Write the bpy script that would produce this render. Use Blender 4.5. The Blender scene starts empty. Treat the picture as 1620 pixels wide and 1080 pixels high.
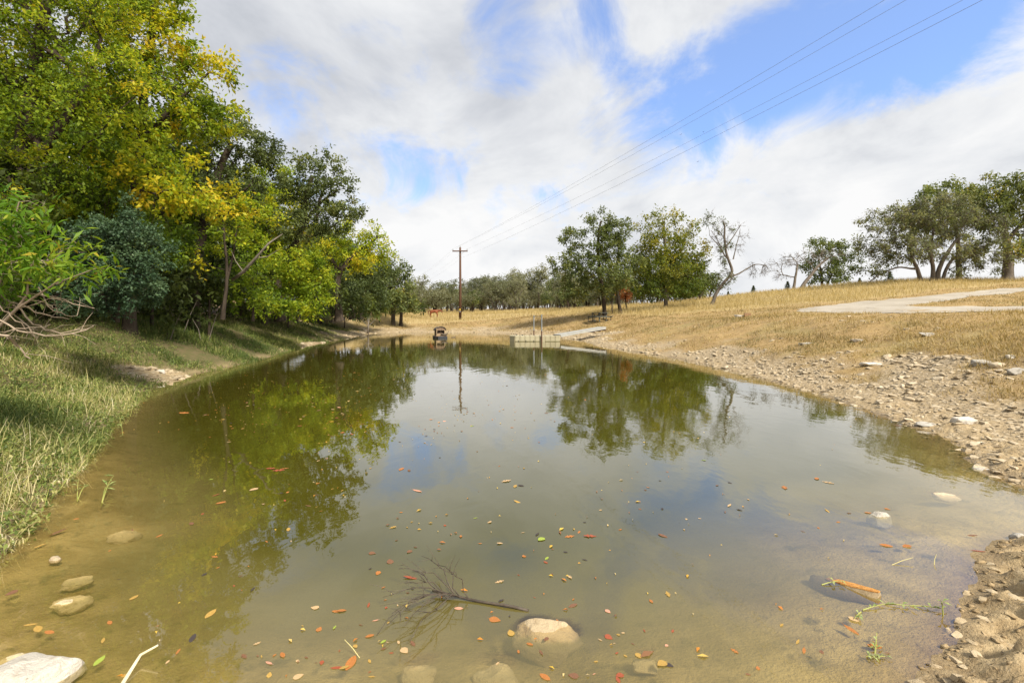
import bpy, bmesh, math, random
import numpy as np
from mathutils import Vector, Matrix

scene = bpy.context.scene
col = scene.collection
R = math.radians

# ------------------------------------------------------------------ camera
F, YH, CX, CAMZ = 765.0, 502.0, 810.0, 1.5      # focal length in photo pixels, horizon row, centre column, eye height
cam = bpy.data.objects.new('camera', bpy.data.cameras.new('camera'))
col.objects.link(cam)
cam.location = (0, 0, CAMZ)
cam.rotation_euler = (R(90), 0, 0)
cam.data.sensor_width = 36
cam.data.lens = 36 * F / 1620
cam.data.shift_y = -(540 - YH) / 1620
cam.data.clip_start = 0.05
cam.data.clip_end = 3000
scene.camera = cam

# ------------------------------------------------------------------ sky, sun, exposure
SUN_EL, SUN_AZ = 46.0, 140.0        # degrees; azimuth clockwise from +Y (behind the camera, to the right)
sun_dir = Vector((math.sin(R(SUN_AZ)) * math.cos(R(SUN_EL)), math.cos(R(SUN_AZ)) * math.cos(R(SUN_EL)), math.sin(R(SUN_EL))))
sun = bpy.data.objects.new('sun', bpy.data.lights.new('sun', 'SUN'))
col.objects.link(sun)
sun.rotation_euler = (-sun_dir).to_track_quat('-Z', 'Y').to_euler()
sun.data.energy = 4.8
sun.data.angle = R(12)
sun.data.color = (1.0, 0.93, 0.80)

scene.view_settings.view_transform = 'Standard'
scene.view_settings.look = 'None'
scene.view_settings.gamma = 1
scene.view_settings.exposure = 0.65
scene.view_settings.use_curve_mapping = False
scene.cycles.use_denoising = True
scene.cycles.use_adaptive_sampling = True
scene.cycles.adaptive_threshold = .02
scene.cycles.max_bounces = 5
scene.cycles.diffuse_bounces = 2
scene.cycles.glossy_bounces = 2
scene.cycles.transmission_bounces = 4
scene.cycles.transparent_max_bounces = 8
scene.cycles.sample_clamp_indirect = 4


class NT:
    """tiny node-tree helper"""
    def __init__(self, tree):
        self.t = tree
        tree.nodes.clear()

    def n(self, typ, **kw):
        nd = self.t.nodes.new(typ)
        for k, v in kw.items():
            if k == 'ins':
                for i, x in v.items():
                    self.set(nd, i, x)
            else:
                setattr(nd, k, v)
        return nd

    def set(self, nd, i, x):
        s = nd.inputs[i]
        if isinstance(x, bpy.types.NodeSocket):
            self.t.links.new(x, s)
        elif isinstance(x, bpy.types.Node):
            self.t.links.new(x.outputs[0], s)
        else:
            if s.type == 'RGBA' and len(x) == 3:
                x = (*x, 1)
            s.default_value = x

    def math(self, op, a, b=None, clamp=False):
        nd = self.n('ShaderNodeMath', operation=op, use_clamp=clamp)
        self.set(nd, 0, a)
        if b is not None:
            self.set(nd, 1, b)
        return nd.outputs[0]

    def vmath(self, op, a, b=None):
        nd = self.n('ShaderNodeVectorMath', operation=op)
        self.set(nd, 0, a)
        if b is not None:
            self.set(nd, 1, b)
        return nd.outputs['Value'] if op in ('DOT_PRODUCT', 'LENGTH') else nd.outputs[0]

    def mix(self, f, a, b, blend='MIX'):
        nd = self.n('ShaderNodeMix', data_type='RGBA', blend_type=blend)
        self.set(nd, 0, f)
        self.set(nd, 6, a)
        self.set(nd, 7, b)
        return nd.outputs[2]

    def ramp(self, f, stops, interp='LINEAR'):
        nd = self.n('ShaderNodeValToRGB')
        nd.color_ramp.interpolation = interp
        el = nd.color_ramp.elements
        while len(el) < len(stops):
            el.new(0.5)
        for e, (p, c) in zip(el, stops):
            e.position = p
            e.color = (*c, 1) if not isinstance(c, (int, float)) else (c, c, c, 1)
        self.set(nd, 0, f)
        return nd.outputs[0]

    def noise(self, vec=None, scale=5.0, detail=4.0, rough=0.55, dist=0.0, out='Fac'):
        nd = self.n('ShaderNodeTexNoise')
        nd.inputs['Scale'].default_value = scale
        nd.inputs['Detail'].default_value = detail
        nd.inputs['Roughness'].default_value = rough
        nd.inputs['Distortion'].default_value = dist
        if vec is not None:
            self.set(nd, 'Vector', vec)
        return nd.outputs['Fac' if out == 'Fac' else 'Color']

    def smooth(self, x, a, b, lo=0.0, hi=1.0):
        nd = self.n('ShaderNodeMapRange', interpolation_type='SMOOTHSTEP')
        self.set(nd, 0, x)
        nd.inputs[1].default_value = a
        nd.inputs[2].default_value = b
        nd.inputs[3].default_value = lo
        nd.inputs[4].default_value = hi
        return nd.outputs[0]


def pix_dir(px, py):
    return Vector(((px - CX) / F, 1.0, (YH - py) / F)).normalized()


world = bpy.data.worlds.new('World')
scene.world = world
world.use_nodes = True
w = NT(world.node_tree)
tc = w.n('ShaderNodeTexCoord')
dirv = w.vmath('NORMALIZE', tc.outputs['Generated'])
sep = w.n('ShaderNodeSeparateXYZ', ins={0: dirv})
den = w.math('ADD', w.math('MAXIMUM', sep.outputs[2], -.05), 0.42)
comb = w.n('ShaderNodeCombineXYZ', ins={0: w.math('DIVIDE', sep.outputs[0], den), 1: w.math('DIVIDE', sep.outputs[1], den), 2: 0.37})
sky = w.n('ShaderNodeTexSky', sky_type='NISHITA', sun_disc=False)
sky.sun_elevation = R(SUN_EL)
sky.sun_rotation = R(SUN_AZ)
sky.air_density = 1.3
sky.dust_density = 0.6
sky.ozone_density = 1.6


def bumps(lst):
    tot = None
    for (px, py, rad, amp) in lst:
        d = w.vmath('DOT_PRODUCT', dirv, tuple(pix_dir(px, py)))
        b = w.smooth(d, math.cos(R(rad)), 1.0, 0.0, amp)
        tot = b if tot is None else w.math('ADD', tot, b)
    return tot


# openings in the cloud deck, where the photograph shows blue
gaps = bumps([(860, 10, 10, .30), (800, 90, 7, .18), (940, 70, 6, .14), (1010, 200, 9, .22), (1110, 170, 9, .24), (1190, 125, 9, .25), (1270, 90, 9, .25), (1370, 60, 9, .26),
              (1480, 40, 9, .27), (1590, 15, 8, .22), (1060, 235, 7, .16), (655, 280, 9, .09), (585, 265, 7, .10), (735, 272, 8, .10), (690, 240, 6, .05), (880, 310, 6, .16), (960, 330, 4, .10)])
wisp = w.noise(w.vmath('MULTIPLY', comb, (1.15, .95, 1.0)), 3.3, 7, .62, .45)
coarse = w.noise(comb, 1.1, 2, .5, .2)
dens = w.math('SUBTRACT', w.math('ADD', w.math('SUBTRACT', w.math('MULTIPLY', wisp, 1.7), .30), w.math('MULTIPLY', coarse, .2)), w.math('MULTIPLY', gaps, 1.15))
dens = w.math('ADD', dens, w.smooth(sep.outputs[2], .26, .06, 0.0, .3))      # towards the horizon the deck closes
cover = w.smooth(dens, .08, .58)
# cloud brightness: thick parts grey underneath, thin parts and rims white
thick = w.noise(comb, 2.3, 6, .6, .35)
grey = bumps([(640, 60, 22, .08), (450, 200, 16, .08), (1180, 300, 9, .08), (1420, 215, 8, .12), (1500, 330, 7, .06)])
white = bumps([(1350, 300, 24, .18), (740, 400, 20, .20), (930, 120, 10, .10), (560, 300, 8, .08)])
tone = w.math('ADD', w.math('SUBTRACT', thick, grey), white)
cloud = w.ramp(tone, [(.24, (3.0, 3.2, 3.55)), (.40, (4.15, 4.3, 4.6)), (.56, (5.35, 5.45, 5.6)), (.74, (6.2, 6.2, 6.2))])
veil = w.mix(.20, w.mix(1.0, sky.outputs[0], (.64, 1.02, 1.58), 'MULTIPLY'), (6, 6.2, 6.6))
skycol = w.mix(cover, veil, cloud)
world.cycles.sampling_method = 'MANUAL'
world.cycles.sample_map_resolution = 256
bg = w.n('ShaderNodeBackground', ins={0: skycol, 1: 0.1})
out = w.n('ShaderNodeOutputWorld', ins={0: bg.outputs[0]})

# ------------------------------------------------------------------ helpers
def W(px, py, D):
    """point at depth D (metres in front of the camera) on the sight line of a photo pixel"""
    return np.array([(px - CX) / F * D, D, CAMZ + (YH - py) / F * D])


def Dw(py):
    return CAMZ * F / (py - YH)


def P0(px, py):
    """photo pixel on the water plane"""
    return W(px, py, Dw(py))


def hash2(ix, iy, seed):
    h = (ix.astype(np.int64) * 374761393 + iy.astype(np.int64) * 668265263 + seed * 974634777) & 0xFFFFFFFF
    h = ((h ^ (h >> 13)) * 1274126177) & 0xFFFFFFFF
    return ((h ^ (h >> 16)) & 0xFFFF) / 65535.0


def vnoise(x, y, seed=0):
    ix, iy = np.floor(x), np.floor(y)
    fx, fy = x - ix, y - iy
    fx, fy = fx * fx * (3 - 2 * fx), fy * fy * (3 - 2 * fy)
    a, b = hash2(ix, iy, seed), hash2(ix + 1, iy, seed)
    c, d = hash2(ix, iy + 1, seed), hash2(ix + 1, iy + 1, seed)
    return (a + (b - a) * fx) * (1 - fy) + (c + (d - c) * fx) * fy


def fbm(x, y, oct=4, seed=0):
    s, a, t = 0, 1.0, 0
    for o in range(oct):
        s = s + a * (vnoise(x * 2 ** o + 17.3 * o, y * 2 ** o + 5.1 * o, seed + o) - .5)
        t += a
        a *= .5
    return 2 * s / t


def sstep(a, b, x):
    t = np.clip((x - a) / (b - a), 0, 1)
    return t * t * (3 - 2 * t)


def mk_mesh(name, V, polys, tint=None, smooth=False):
    """fast mesh from arrays; polys = list of (M,k) index arrays"""
    me = bpy.data.meshes.new(name)
    V = np.asarray(V, dtype=np.float32)
    me.vertices.add(len(V))
    me.vertices.foreach_set('co', V.ravel())
    polys = [np.asarray(p, dtype=np.int32) for p in polys if len(p)]
    loops = np.concatenate([p.ravel() for p in polys])
    tot = np.concatenate([np.full(len(p), p.shape[1], dtype=np.int32) for p in polys])
    start = np.concatenate([[0], np.cumsum(tot)[:-1]]).astype(np.int32)
    me.loops.add(len(loops))
    me.loops.foreach_set('vertex_index', loops)
    me.polygons.add(len(tot))
    me.polygons.foreach_set('loop_start', start)
    if smooth:
        me.polygons.foreach_set('use_smooth', np.ones(len(tot), dtype=bool))
    if tint is not None:
        at = me.attributes.new('tint', 'FLOAT', 'FACE')
        at.data.foreach_set('value', np.asarray(tint, dtype=np.float32))
    me.update(calc_edges=True)
    return me


def link(name, me, mat=None, parent=None, loc=None):
    o = bpy.data.objects.new(name, me)
    col.objects.link(o)
    if mat is not None and me is not None and len(me.materials) == 0:
        me.materials.append(mat)
    if parent is not None:
        o.parent = parent
    if loc is not None:
        o.location = tuple(loc)
    return o


def tag(o, label=None, cat=None, group=None, kind=None):
    for k, v in (('label', label), ('category', cat), ('group', group), ('kind', kind)):
        if v:
            o[k] = v
    return o


def thing(name, label, cat, loc=(0, 0, 0), rz=0.0, group=None):
    o = bpy.data.objects.new(name, None)
    col.objects.link(o)
    o.empty_display_size = .2
    o.location = tuple(loc)
    o.rotation_euler = (0, 0, rz)
    return tag(o, label, cat, group)


class MB:
    """mesh collector in python lists (small things)"""
    def __init__(self):
        self.v, self.f = [], []

    def add(self, verts, faces):
        b = len(self.v)
        self.v += [tuple(p) for p in verts]
        self.f += [tuple(i + b for i in f) for f in faces]
        return self

    def box(self, c, s, rz=0.0, taper=1.0, M=None):
        x, y, z = s[0] / 2, s[1] / 2, s[2] / 2
        vs = [Vector((sx * x * (taper if sz > 0 else 1), sy * y * (taper if sz > 0 else 1), sz * z)) for sz in (-1, 1) for sx, sy in ((-1, -1), (1, -1), (1, 1), (-1, 1))]
        m = Matrix.Rotation(rz, 3, 'Z') if M is None else M
        vs = [m @ p + Vector(c) for p in vs]
        return self.add(vs, [(3, 2, 1, 0), (4, 5, 6, 7), (0, 1, 5, 4), (1, 2, 6, 5), (2, 3, 7, 6), (3, 0, 4, 7)])

    def beam(self, a, b, wd, ht):
        a, b = Vector(a), Vector(b)
        d = (b - a)
        L = d.length
        d.normalize()
        side = d.cross(Vector((0, 0, 1)))
        side = side.normalized() if side.length > 1e-4 else Vector((1, 0, 0))
        up = side.cross(d)
        M = Matrix((side, d, up)).transposed()
        return self.box((a + b) / 2, (wd, L, ht), M=M)

    def tube(self, pts, rad, sides=6, cap=True):
        V, Q = tube_arrays(np.array(pts, float), rad, sides)
        self.add(V.tolist(), Q.tolist())
        if cap:
            n = len(self.v)
            self.f.append(tuple(n - sides + i for i in range(sides)))
            self.f.append(tuple(n - len(V) + sides - 1 - i for i in range(sides)))
        return self

    def loft(self, rings, close=True):
        k = len(rings[0])
        b = len(self.v)
        for r in rings:
            self.v += [tuple(p) for p in r]
        for i in range(len(rings) - 1):
            for j in range(k):
                j2 = (j + 1) % k
                self.f.append((b + i * k + j, b + i * k + j2, b + (i + 1) * k + j2, b + (i + 1) * k + j))
        if close:
            self.f.append(tuple(b + j for j in range(k))[::-1])
            self.f.append(tuple(b + (len(rings) - 1) * k + j for j in range(k)))
        return self

    def build(self, name, mat, parent=None, smooth=False, bevel=0.0, loc=None):
        me = bpy.data.meshes.new(name)
        me.from_pydata(self.v, [], self.f)
        if bevel:
            bm = bmesh.new()
            bm.from_mesh(me)
            bmesh.ops.bevel(bm, geom=list(bm.edges), offset=bevel, segments=1, affect='EDGES', clamp_overlap=True)
            bm.to_mesh(me)
            bm.free()
        me.update()
        if smooth:
            me.polygons.foreach_set('use_smooth', [True] * len(me.polygons))
        return link(name, me, mat, parent, loc)


def tube_arrays(P, rad, sides=6):
    n = len(P)
    r = np.full(n, rad) if np.isscalar(rad) else np.asarray(rad, float)
    T = np.gradient(P, axis=0)
    T /= np.linalg.norm(T, axis=1, keepdims=True) + 1e-9
    ref = np.array([0.0, 0, 1]) if abs(T[:, 2]).mean() < .8 else np.array([1.0, 0, 0])
    A = np.cross(T, ref)
    A /= np.linalg.norm(A, axis=1, keepdims=True) + 1e-9
    B = np.cross(T, A)
    ang = np.arange(sides) / sides * 2 * np.pi
    V = P[:, None] + r[:, None, None] * (A[:, None] * np.cos(ang)[None, :, None] + B[:, None] * np.sin(ang)[None, :, None])
    i = np.arange(n - 1)[:, None] * sides
    j = np.arange(sides)[None]
    j2 = (j + 1) % sides
    Q = np.stack([i + j, i + j2, i + sides + j2, i + sides + j], -1).reshape(-1, 4)
    return V.reshape(-1, 3), Q


# ------------------------------------------------------------------ materials
def new_mat(name):
    m = bpy.data.materials.new(name)
    m.use_nodes = True
    return m, NT(m.node_tree)


def simple(name, c1, c2=None, scale=8.0, rough=.8, bump=0.0, metal=0.0, detail=5, spec=.3, stretch=None, bscale=None):
    """two-tone noise material"""
    m, t = new_mat(name)
    tcn = t.n('ShaderNodeTexCoord')
    vec = tcn.outputs['Object']
    if stretch:
        vec = t.vmath('MULTIPLY', vec, stretch)
    nz = t.noise(vec, scale, detail, .6)
    c2 = c2 or tuple(x * .6 for x in c1)
    base = t.mix(t.smooth(nz, .3, .7), c1, c2)
    p = t.n('ShaderNodeBsdfPrincipled', ins={'Base Color': base, 'Roughness': rough, 'Metallic': metal, 'Specular IOR Level': spec})
    if bump:
        bn = t.n('ShaderNodeBump', ins={'Strength': bump, 'Distance': .02, 'Height': t.noise(vec, bscale or scale * 3, 6, .65)})
        t.set(p, 'Normal', bn.outputs[0])
    t.n('ShaderNodeOutputMaterial', ins={0: p.outputs[0]})
    return m


def leaf_mat(name, stops, trans=.4, rough=.55, spec=.25, vary=.12):
    m, t = new_mat(name)
    at = t.n('ShaderNodeAttribute', attribute_name='tint')
    oi = t.n('ShaderNodeObjectInfo')
    f = t.math('ADD', at.outputs['Fac'], t.math('MULTIPLY', t.math('SUBTRACT', oi.outputs['Random'], .5), vary))
    c = t.ramp(f, stops)
    p = t.n('ShaderNodeBsdfPrincipled', ins={'Base Color': c, 'Roughness': rough, 'Specular IOR Level': spec})
    tr = t.n('ShaderNodeBsdfTranslucent', ins={0: t.mix(1.0, c, (1.25, 1.2, .7), 'MULTIPLY')})
    mx = t.n('ShaderNodeMixShader', ins={0: trans, 1: p.outputs[0], 2: tr.outputs[0]})
    t.n('ShaderNodeOutputMaterial', ins={0: mx.outputs[0]})
    return m

# ------------------------------------------------------------------ terrain
SHORE_PX = [(0, 868), (40, 815), (85, 770), (134, 712), (175, 668), (205, 640), (235, 614), (300, 594), (370, 579), (430, 564), (480, 548), (550, 535), (585, 528)]
shore = [tuple(P0(*p)[:2]) for p in SHORE_PX]
shore += [(-12.6, 47.5), (-10.4, 49.2), (-7.0, 48.6), (-3.3, 48.8), (-.5, 44.5), (1.4, 40.5), (3.0, 37.0), (4.3, 33.5), (4.7, 29.5), (4.4, 26.2), (5.0, 23.5), (6.1, 17.6), (6.2, 13.5), (6.1, 9.7),
          (5.5, 6.6), (5.2, 5.7), (4.65, 4.75), (4.5, 4.2), (4.35, 3.75), (3.9, 3.35), (3.3, 3.22), (2.85, 2.92), (2.5, 2.6), (2.15, 2.32), (1.75, 2.0), (1.25, 1.62), (.2, 1.3), (-1.2, 1.35), (-2.4, 1.75), (-3.05, 2.35)]
SH = np.array(shore)


def shore_sd(x, y):
    """signed distance to the water's edge, positive on land"""
    x, y = np.asarray(x, float), np.asarray(y, float)
    best = np.full(x.shape, 1e9)
    inside = np.zeros(x.shape, bool)
    n = len(SH)
    for i in range(n):
        ax, ay = SH[i]
        bx, by = SH[(i + 1) % n]
        dx, dy = bx - ax, by - ay
        t = np.clip(((x - ax) * dx + (y - ay) * dy) / (dx * dx + dy * dy), 0, 1)
        best = np.minimum(best, (x - ax - t * dx) ** 2 + (y - ay - t * dy) ** 2)
        c = ((ay > y) != (by > y)) & (x < dx * (y - ay) / (dy if dy else 1e-9) + ax)
        inside ^= c
    d = np.sqrt(best)
    return np.where(inside, -d, d)


CTRL = np.array([(-6.3, 59, 1.15), (-11.5, 74, 1.85), (-6, 66, 1.7), (-11, 62, 1.4), (-20, 60, 2.2), (-30, 60, 3.2), (-25, 40, 2.4), (-17, 42, 1.8), (-15, 25, 1.55), (-12, 14, 1.55), (-10, 8, 1.45), (-7, 4, 1.2), (-20, 10, 1.8), (-6, 0, 1.0), (0, -2, .5), (3, 0, .55),
                 (6, 2.5, .85), (8.5, 8, 1.45), (12, 10, 1.55), (12, 16, 1.6), (18.4, 30, 1.98), (26, 25, 1.95), (20, 18, 1.7), (16, 5, 1.2), (35, 20, 2.2), (42, 39, 3.9), (40, 46, 5.0), (25.5, 52, 3.75), (36, 62, 4.7), (50, 60, 5.2),
                 (14, 56, 2.55), (7.4, 40, 1.42), (8.0, 44, 1.75), (11, 46, 1.85), (15, 46, 2.3), (20, 46, 2.75), (11, 36, 1.4), (14, 30, 1.5), (0, 56, 1.35), (4, 50, 1.5), (0, 66, 1.95), (0, 75, 2.2), (0, 100, 2.8), (-20, 100, 2.7), (10, 90, 3.0),
                 (20, 80, 3.2), (35, 85, 3.6), (60, 90, 3.9), (70, 50, 5.0), (60, 30, 3.6), (40, 5, 1.6), (-40, 30, 2.6), (-40, 100, 3.8), (30, 130, 3.2), (0, 140, 4.0), (-40, 150, 4.0), (80, 130, 2.6), (0, -30, 1.5), (-30, -20, 2), (30, -20, 1.6)], float)


def _tps(r2):
    return r2 * np.log(r2 + 1e-6) * .5


def _fit():
    p = CTRL[:, :2] / 30
    n = len(p)
    K = _tps(((p[:, None] - p[None]) ** 2).sum(-1)) + np.eye(n) * .004
    A = np.zeros((n + 3, n + 3))
    A[:n, :n] = K
    A[:n, n] = 1
    A[:n, n + 1:] = p
    A[n:, :n] = A[:n, n:].T
    b = np.zeros(n + 3)
    b[:n] = CTRL[:, 2]
    return p, np.linalg.solve(A, b)


_tp, _tw = _fit()


def upland(x, y):
    X, Y = np.clip(x, -80, 90) / 30, np.clip(y, -35, 150) / 30
    z = _tw[len(_tp)] + _tw[len(_tp) + 1] * X + _tw[len(_tp) + 2] * Y
    for (a, b), c in zip(_tp, _tw):
        z = z + c * _tps((X - a) ** 2 + (Y - b) ** 2)
    return np.clip(z, .4, 5.6)


def ground_h(x, y, sd=None, fine=True):
    x, y = np.asarray(x, float), np.asarray(y, float)
    sd = shore_sd(x, y) if sd is None else sd
    up = upland(x, y)
    left = sstep(1, -3, x)
    far = sstep(30, 42, y)
    wd = 7.0 + left * (4.8 - 7.0)
    wd = wd + far * (9.0 - wd)
    wob = fbm(x * .5, y * .5, 3, 5) * .35
    s = np.clip((sd + wob * np.clip(sd, 0, 1.5)) / wd, 0, 1)
    prof = .5 * (s * s * (3 - 2 * s) + np.sin(s * np.pi / 2))
    # little shelf just above the water
    z_out = up * prof + .02 * np.clip(sd, 0, .5) * 2
    d = np.maximum(-sd, 0)
    slope = .12 + .22 * sstep(3.6, 7, y) + .10 * sstep(.6, 2.5, d)
    z_in = -np.minimum(slope * d, 1.7)
    z = np.where(sd > 0, z_out, z_in)
    if fine:
        rock = rock_mask(x, y, sd)
        mud = mud_mask(x, y, sd)
        a_edge = sstep(-1.2, .6, sd)
        z = z + fbm(x * 1.1, y * 1.1, 3, 11) * .05 * sstep(.1, 2.5, sd)
        z = z + fbm(x * 3.3, y * 3.3, 3, 21) * (.015 + .035 * rock) * a_edge
        z = z + fbm(x * 9, y * 9, 4, 31) * (.006 + .022 * rock + .05 * mud * sstep(-.15, .45, sd)) * a_edge
        z = z + np.abs(fbm(x * 5.5, y * 5.5, 3, 41)) * .20 * mud * sstep(-.06, .25, sd) * sstep(7, 4, y)
        z = z + fbm(x * 12, y * 12, 2, 43) * .055 * mud * sstep(-.06, .2, sd) * sstep(7, 4, y)
        z = z + fbm(x * 2.2, y * 2.2, 4, 51) * .035 * (1 - a_edge) * sstep(8, 4, y)
        # wheel-rut like layers of ledge in the left bank
        z = z + (1 - a_edge * 0) * fbm(x * .35, y * .35, 2, 61) * .12 * sstep(4, 14, sd)
    return z


def rock_mask(x, y, sd):
    n = fbm(x * .7, y * .7, 4, 71)
    right = sstep(-2, 1.5, x) * sstep(2.6, 4.2, y)
    m = right * sstep(2.6 + 1.8 * n, 1.6 + 1.8 * n, sd + sstep(9, 22, y) * 1.1 - sstep(26, 34, y) * 1.3)
    far = sstep(30, 36, y) * sstep(3.0 + 2.5 * n, 1.2 + 2.5 * n, sd)
    lf = np.exp(-(((x + 8.4) / .75) ** 2 + ((y - 11.6) / .9) ** 2)) * 1.5
    lf2 = np.exp(-(((x + 10.6) / .9) ** 2 + ((y - 27) / 3.0) ** 2)) * 1.4
    return np.clip(np.maximum.reduce([m, far * .9, sstep(.4, .8, lf + n * .3), sstep(.4, .8, lf2 + n * .3)]), 0, 1) * sstep(-1.0, -.05, sd)


def mud_mask(x, y, sd):
    near = sstep(5.2, 3.4, y) * sstep(.3, 1.4, x)
    rim = sstep(.5, .1, sd) * .5
    rt = sstep(-1, 2, x) * sstep(1.1, .3, sd) * sstep(12, 5, y) * .8
    lf = np.exp(-(((x + 8.4) / .9) ** 2 + ((y - 11.6) / 1.1) ** 2)) * .6
    return np.clip(np.maximum.reduce([near, rim, rt, lf, sstep(4, 2, y) * sstep(1, -1, x) * .7]), 0, 1)


def lines(*segs):
    o = []
    for a, b, s in segs:
        o += list(np.arange(a, b - 1e-6, s))
    return np.array(o + [segs[-1][1]])


gx = lines((-600, -60, 20), (-60, -22, 1.0), (-22, -11, .4), (-11, -4.5, .13), (-4.5, 1.2, .09), (1.2, 4.6, .035), (4.6, 9, .1), (9, 16, .25), (16, 60, .7), (60, 100, 3), (100, 600, 20))
gy = lines((-60, -6, 3), (-6, .8, .5), (.8, 1.8, .1), (1.8, 4.2, .035), (4.2, 8, .08), (8, 16, .17), (16, 30, .35), (30, 62, .5), (62, 120, 1.6), (120, 160, 6), (160, 900, 30))
GX, GY = np.meshgrid(gx, gy)
gsd = shore_sd(GX.ravel(), GY.ravel())
gz = ground_h(GX.ravel(), GY.ravel(), gsd)
NX, NY = len(gx), len(gy)
gi = (np.arange(NY - 1)[:, None] * NX + np.arange(NX - 1)[None]).ravel()
gq = np.stack([gi, gi + 1, gi + NX + 1, gi + NX], -1)


def H(x, y):
    """height of the built ground sheet"""
    x, y = np.atleast_1d(np.asarray(x, float)), np.atleast_1d(np.asarray(y, float))
    i = np.clip(np.searchsorted(gx, x) - 1, 0, NX - 2)
    j = np.clip(np.searchsorted(gy, y) - 1, 0, NY - 2)
    fx = np.clip((x - gx[i]) / (gx[i + 1] - gx[i]), 0, 1)
    fy = np.clip((y - gy[j]) / (gy[j + 1] - gy[j]), 0, 1)
    Z = gz.reshape(NY, NX)
    return (Z[j, i] * (1 - fx) + Z[j, i + 1] * fx) * (1 - fy) + (Z[j + 1, i] * (1 - fx) + Z[j + 1, i + 1] * fx) * fy


def H1(x, y):
    return float(H(x, y)[0])


def on_ground(px, py, d0=3.0, d1=140.0):
    """first point of the ground on the sight line of a photo pixel"""
    D = np.geomspace(d0, d1, 900)
    z = CAMZ + (YH - py) / F * D
    hit = np.nonzero(H((px - CX) / F * D, D) > z)[0]
    D = D[hit[0]] if len(hit) else d1
    return np.array([(px - CX) / F * D, D, H1((px - CX) / F * D, D)])


# tall dry grass: lower edge of the golden strip, in the world
TALL_PX = [(560, 517), (640, 512), (700, 511), (760, 507), (830, 500), (900, 498.5), (960, 497.5), (1010, 499), (1080, 496), (1150, 491), (1215, 486), (1280, 480.5), (1350, 475.5), (1450, 464.5), (1550, 454), (1640, 445)]
TALL = np.array([on_ground(*p)[:2] for p in TALL_PX])
TALL_A = np.arctan2(TALL[:, 0], TALL[:, 1])
TALL_R = np.hypot(TALL[:, 0], TALL[:, 1])


def tall_mask(x, y):
    a, r = np.arctan2(x, y), np.hypot(x, y)
    e = np.interp(a, TALL_A, TALL_R)
    return sstep(-1.2, .6, r - e + fbm(x * .4, y * .4, 3, 81) * 1.5) * sstep(TALL_A[0] - .08, TALL_A[0], a)


ground_me = mk_mesh('ground', np.stack([GX.ravel(), GY.ravel(), gz], -1), [gq], smooth=True)
for nm, val in (('rock', rock_mask(GX.ravel(), GY.ravel(), gsd)), ('mud', mud_mask(GX.ravel(), GY.ravel(), gsd)), ('tall', tall_mask(GX.ravel(), GY.ravel())),
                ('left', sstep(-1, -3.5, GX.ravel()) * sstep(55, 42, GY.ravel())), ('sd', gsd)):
    ground_me.attributes.new(nm, 'FLOAT', 'POINT').data.foreach_set('value', val.astype(np.float32))


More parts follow.
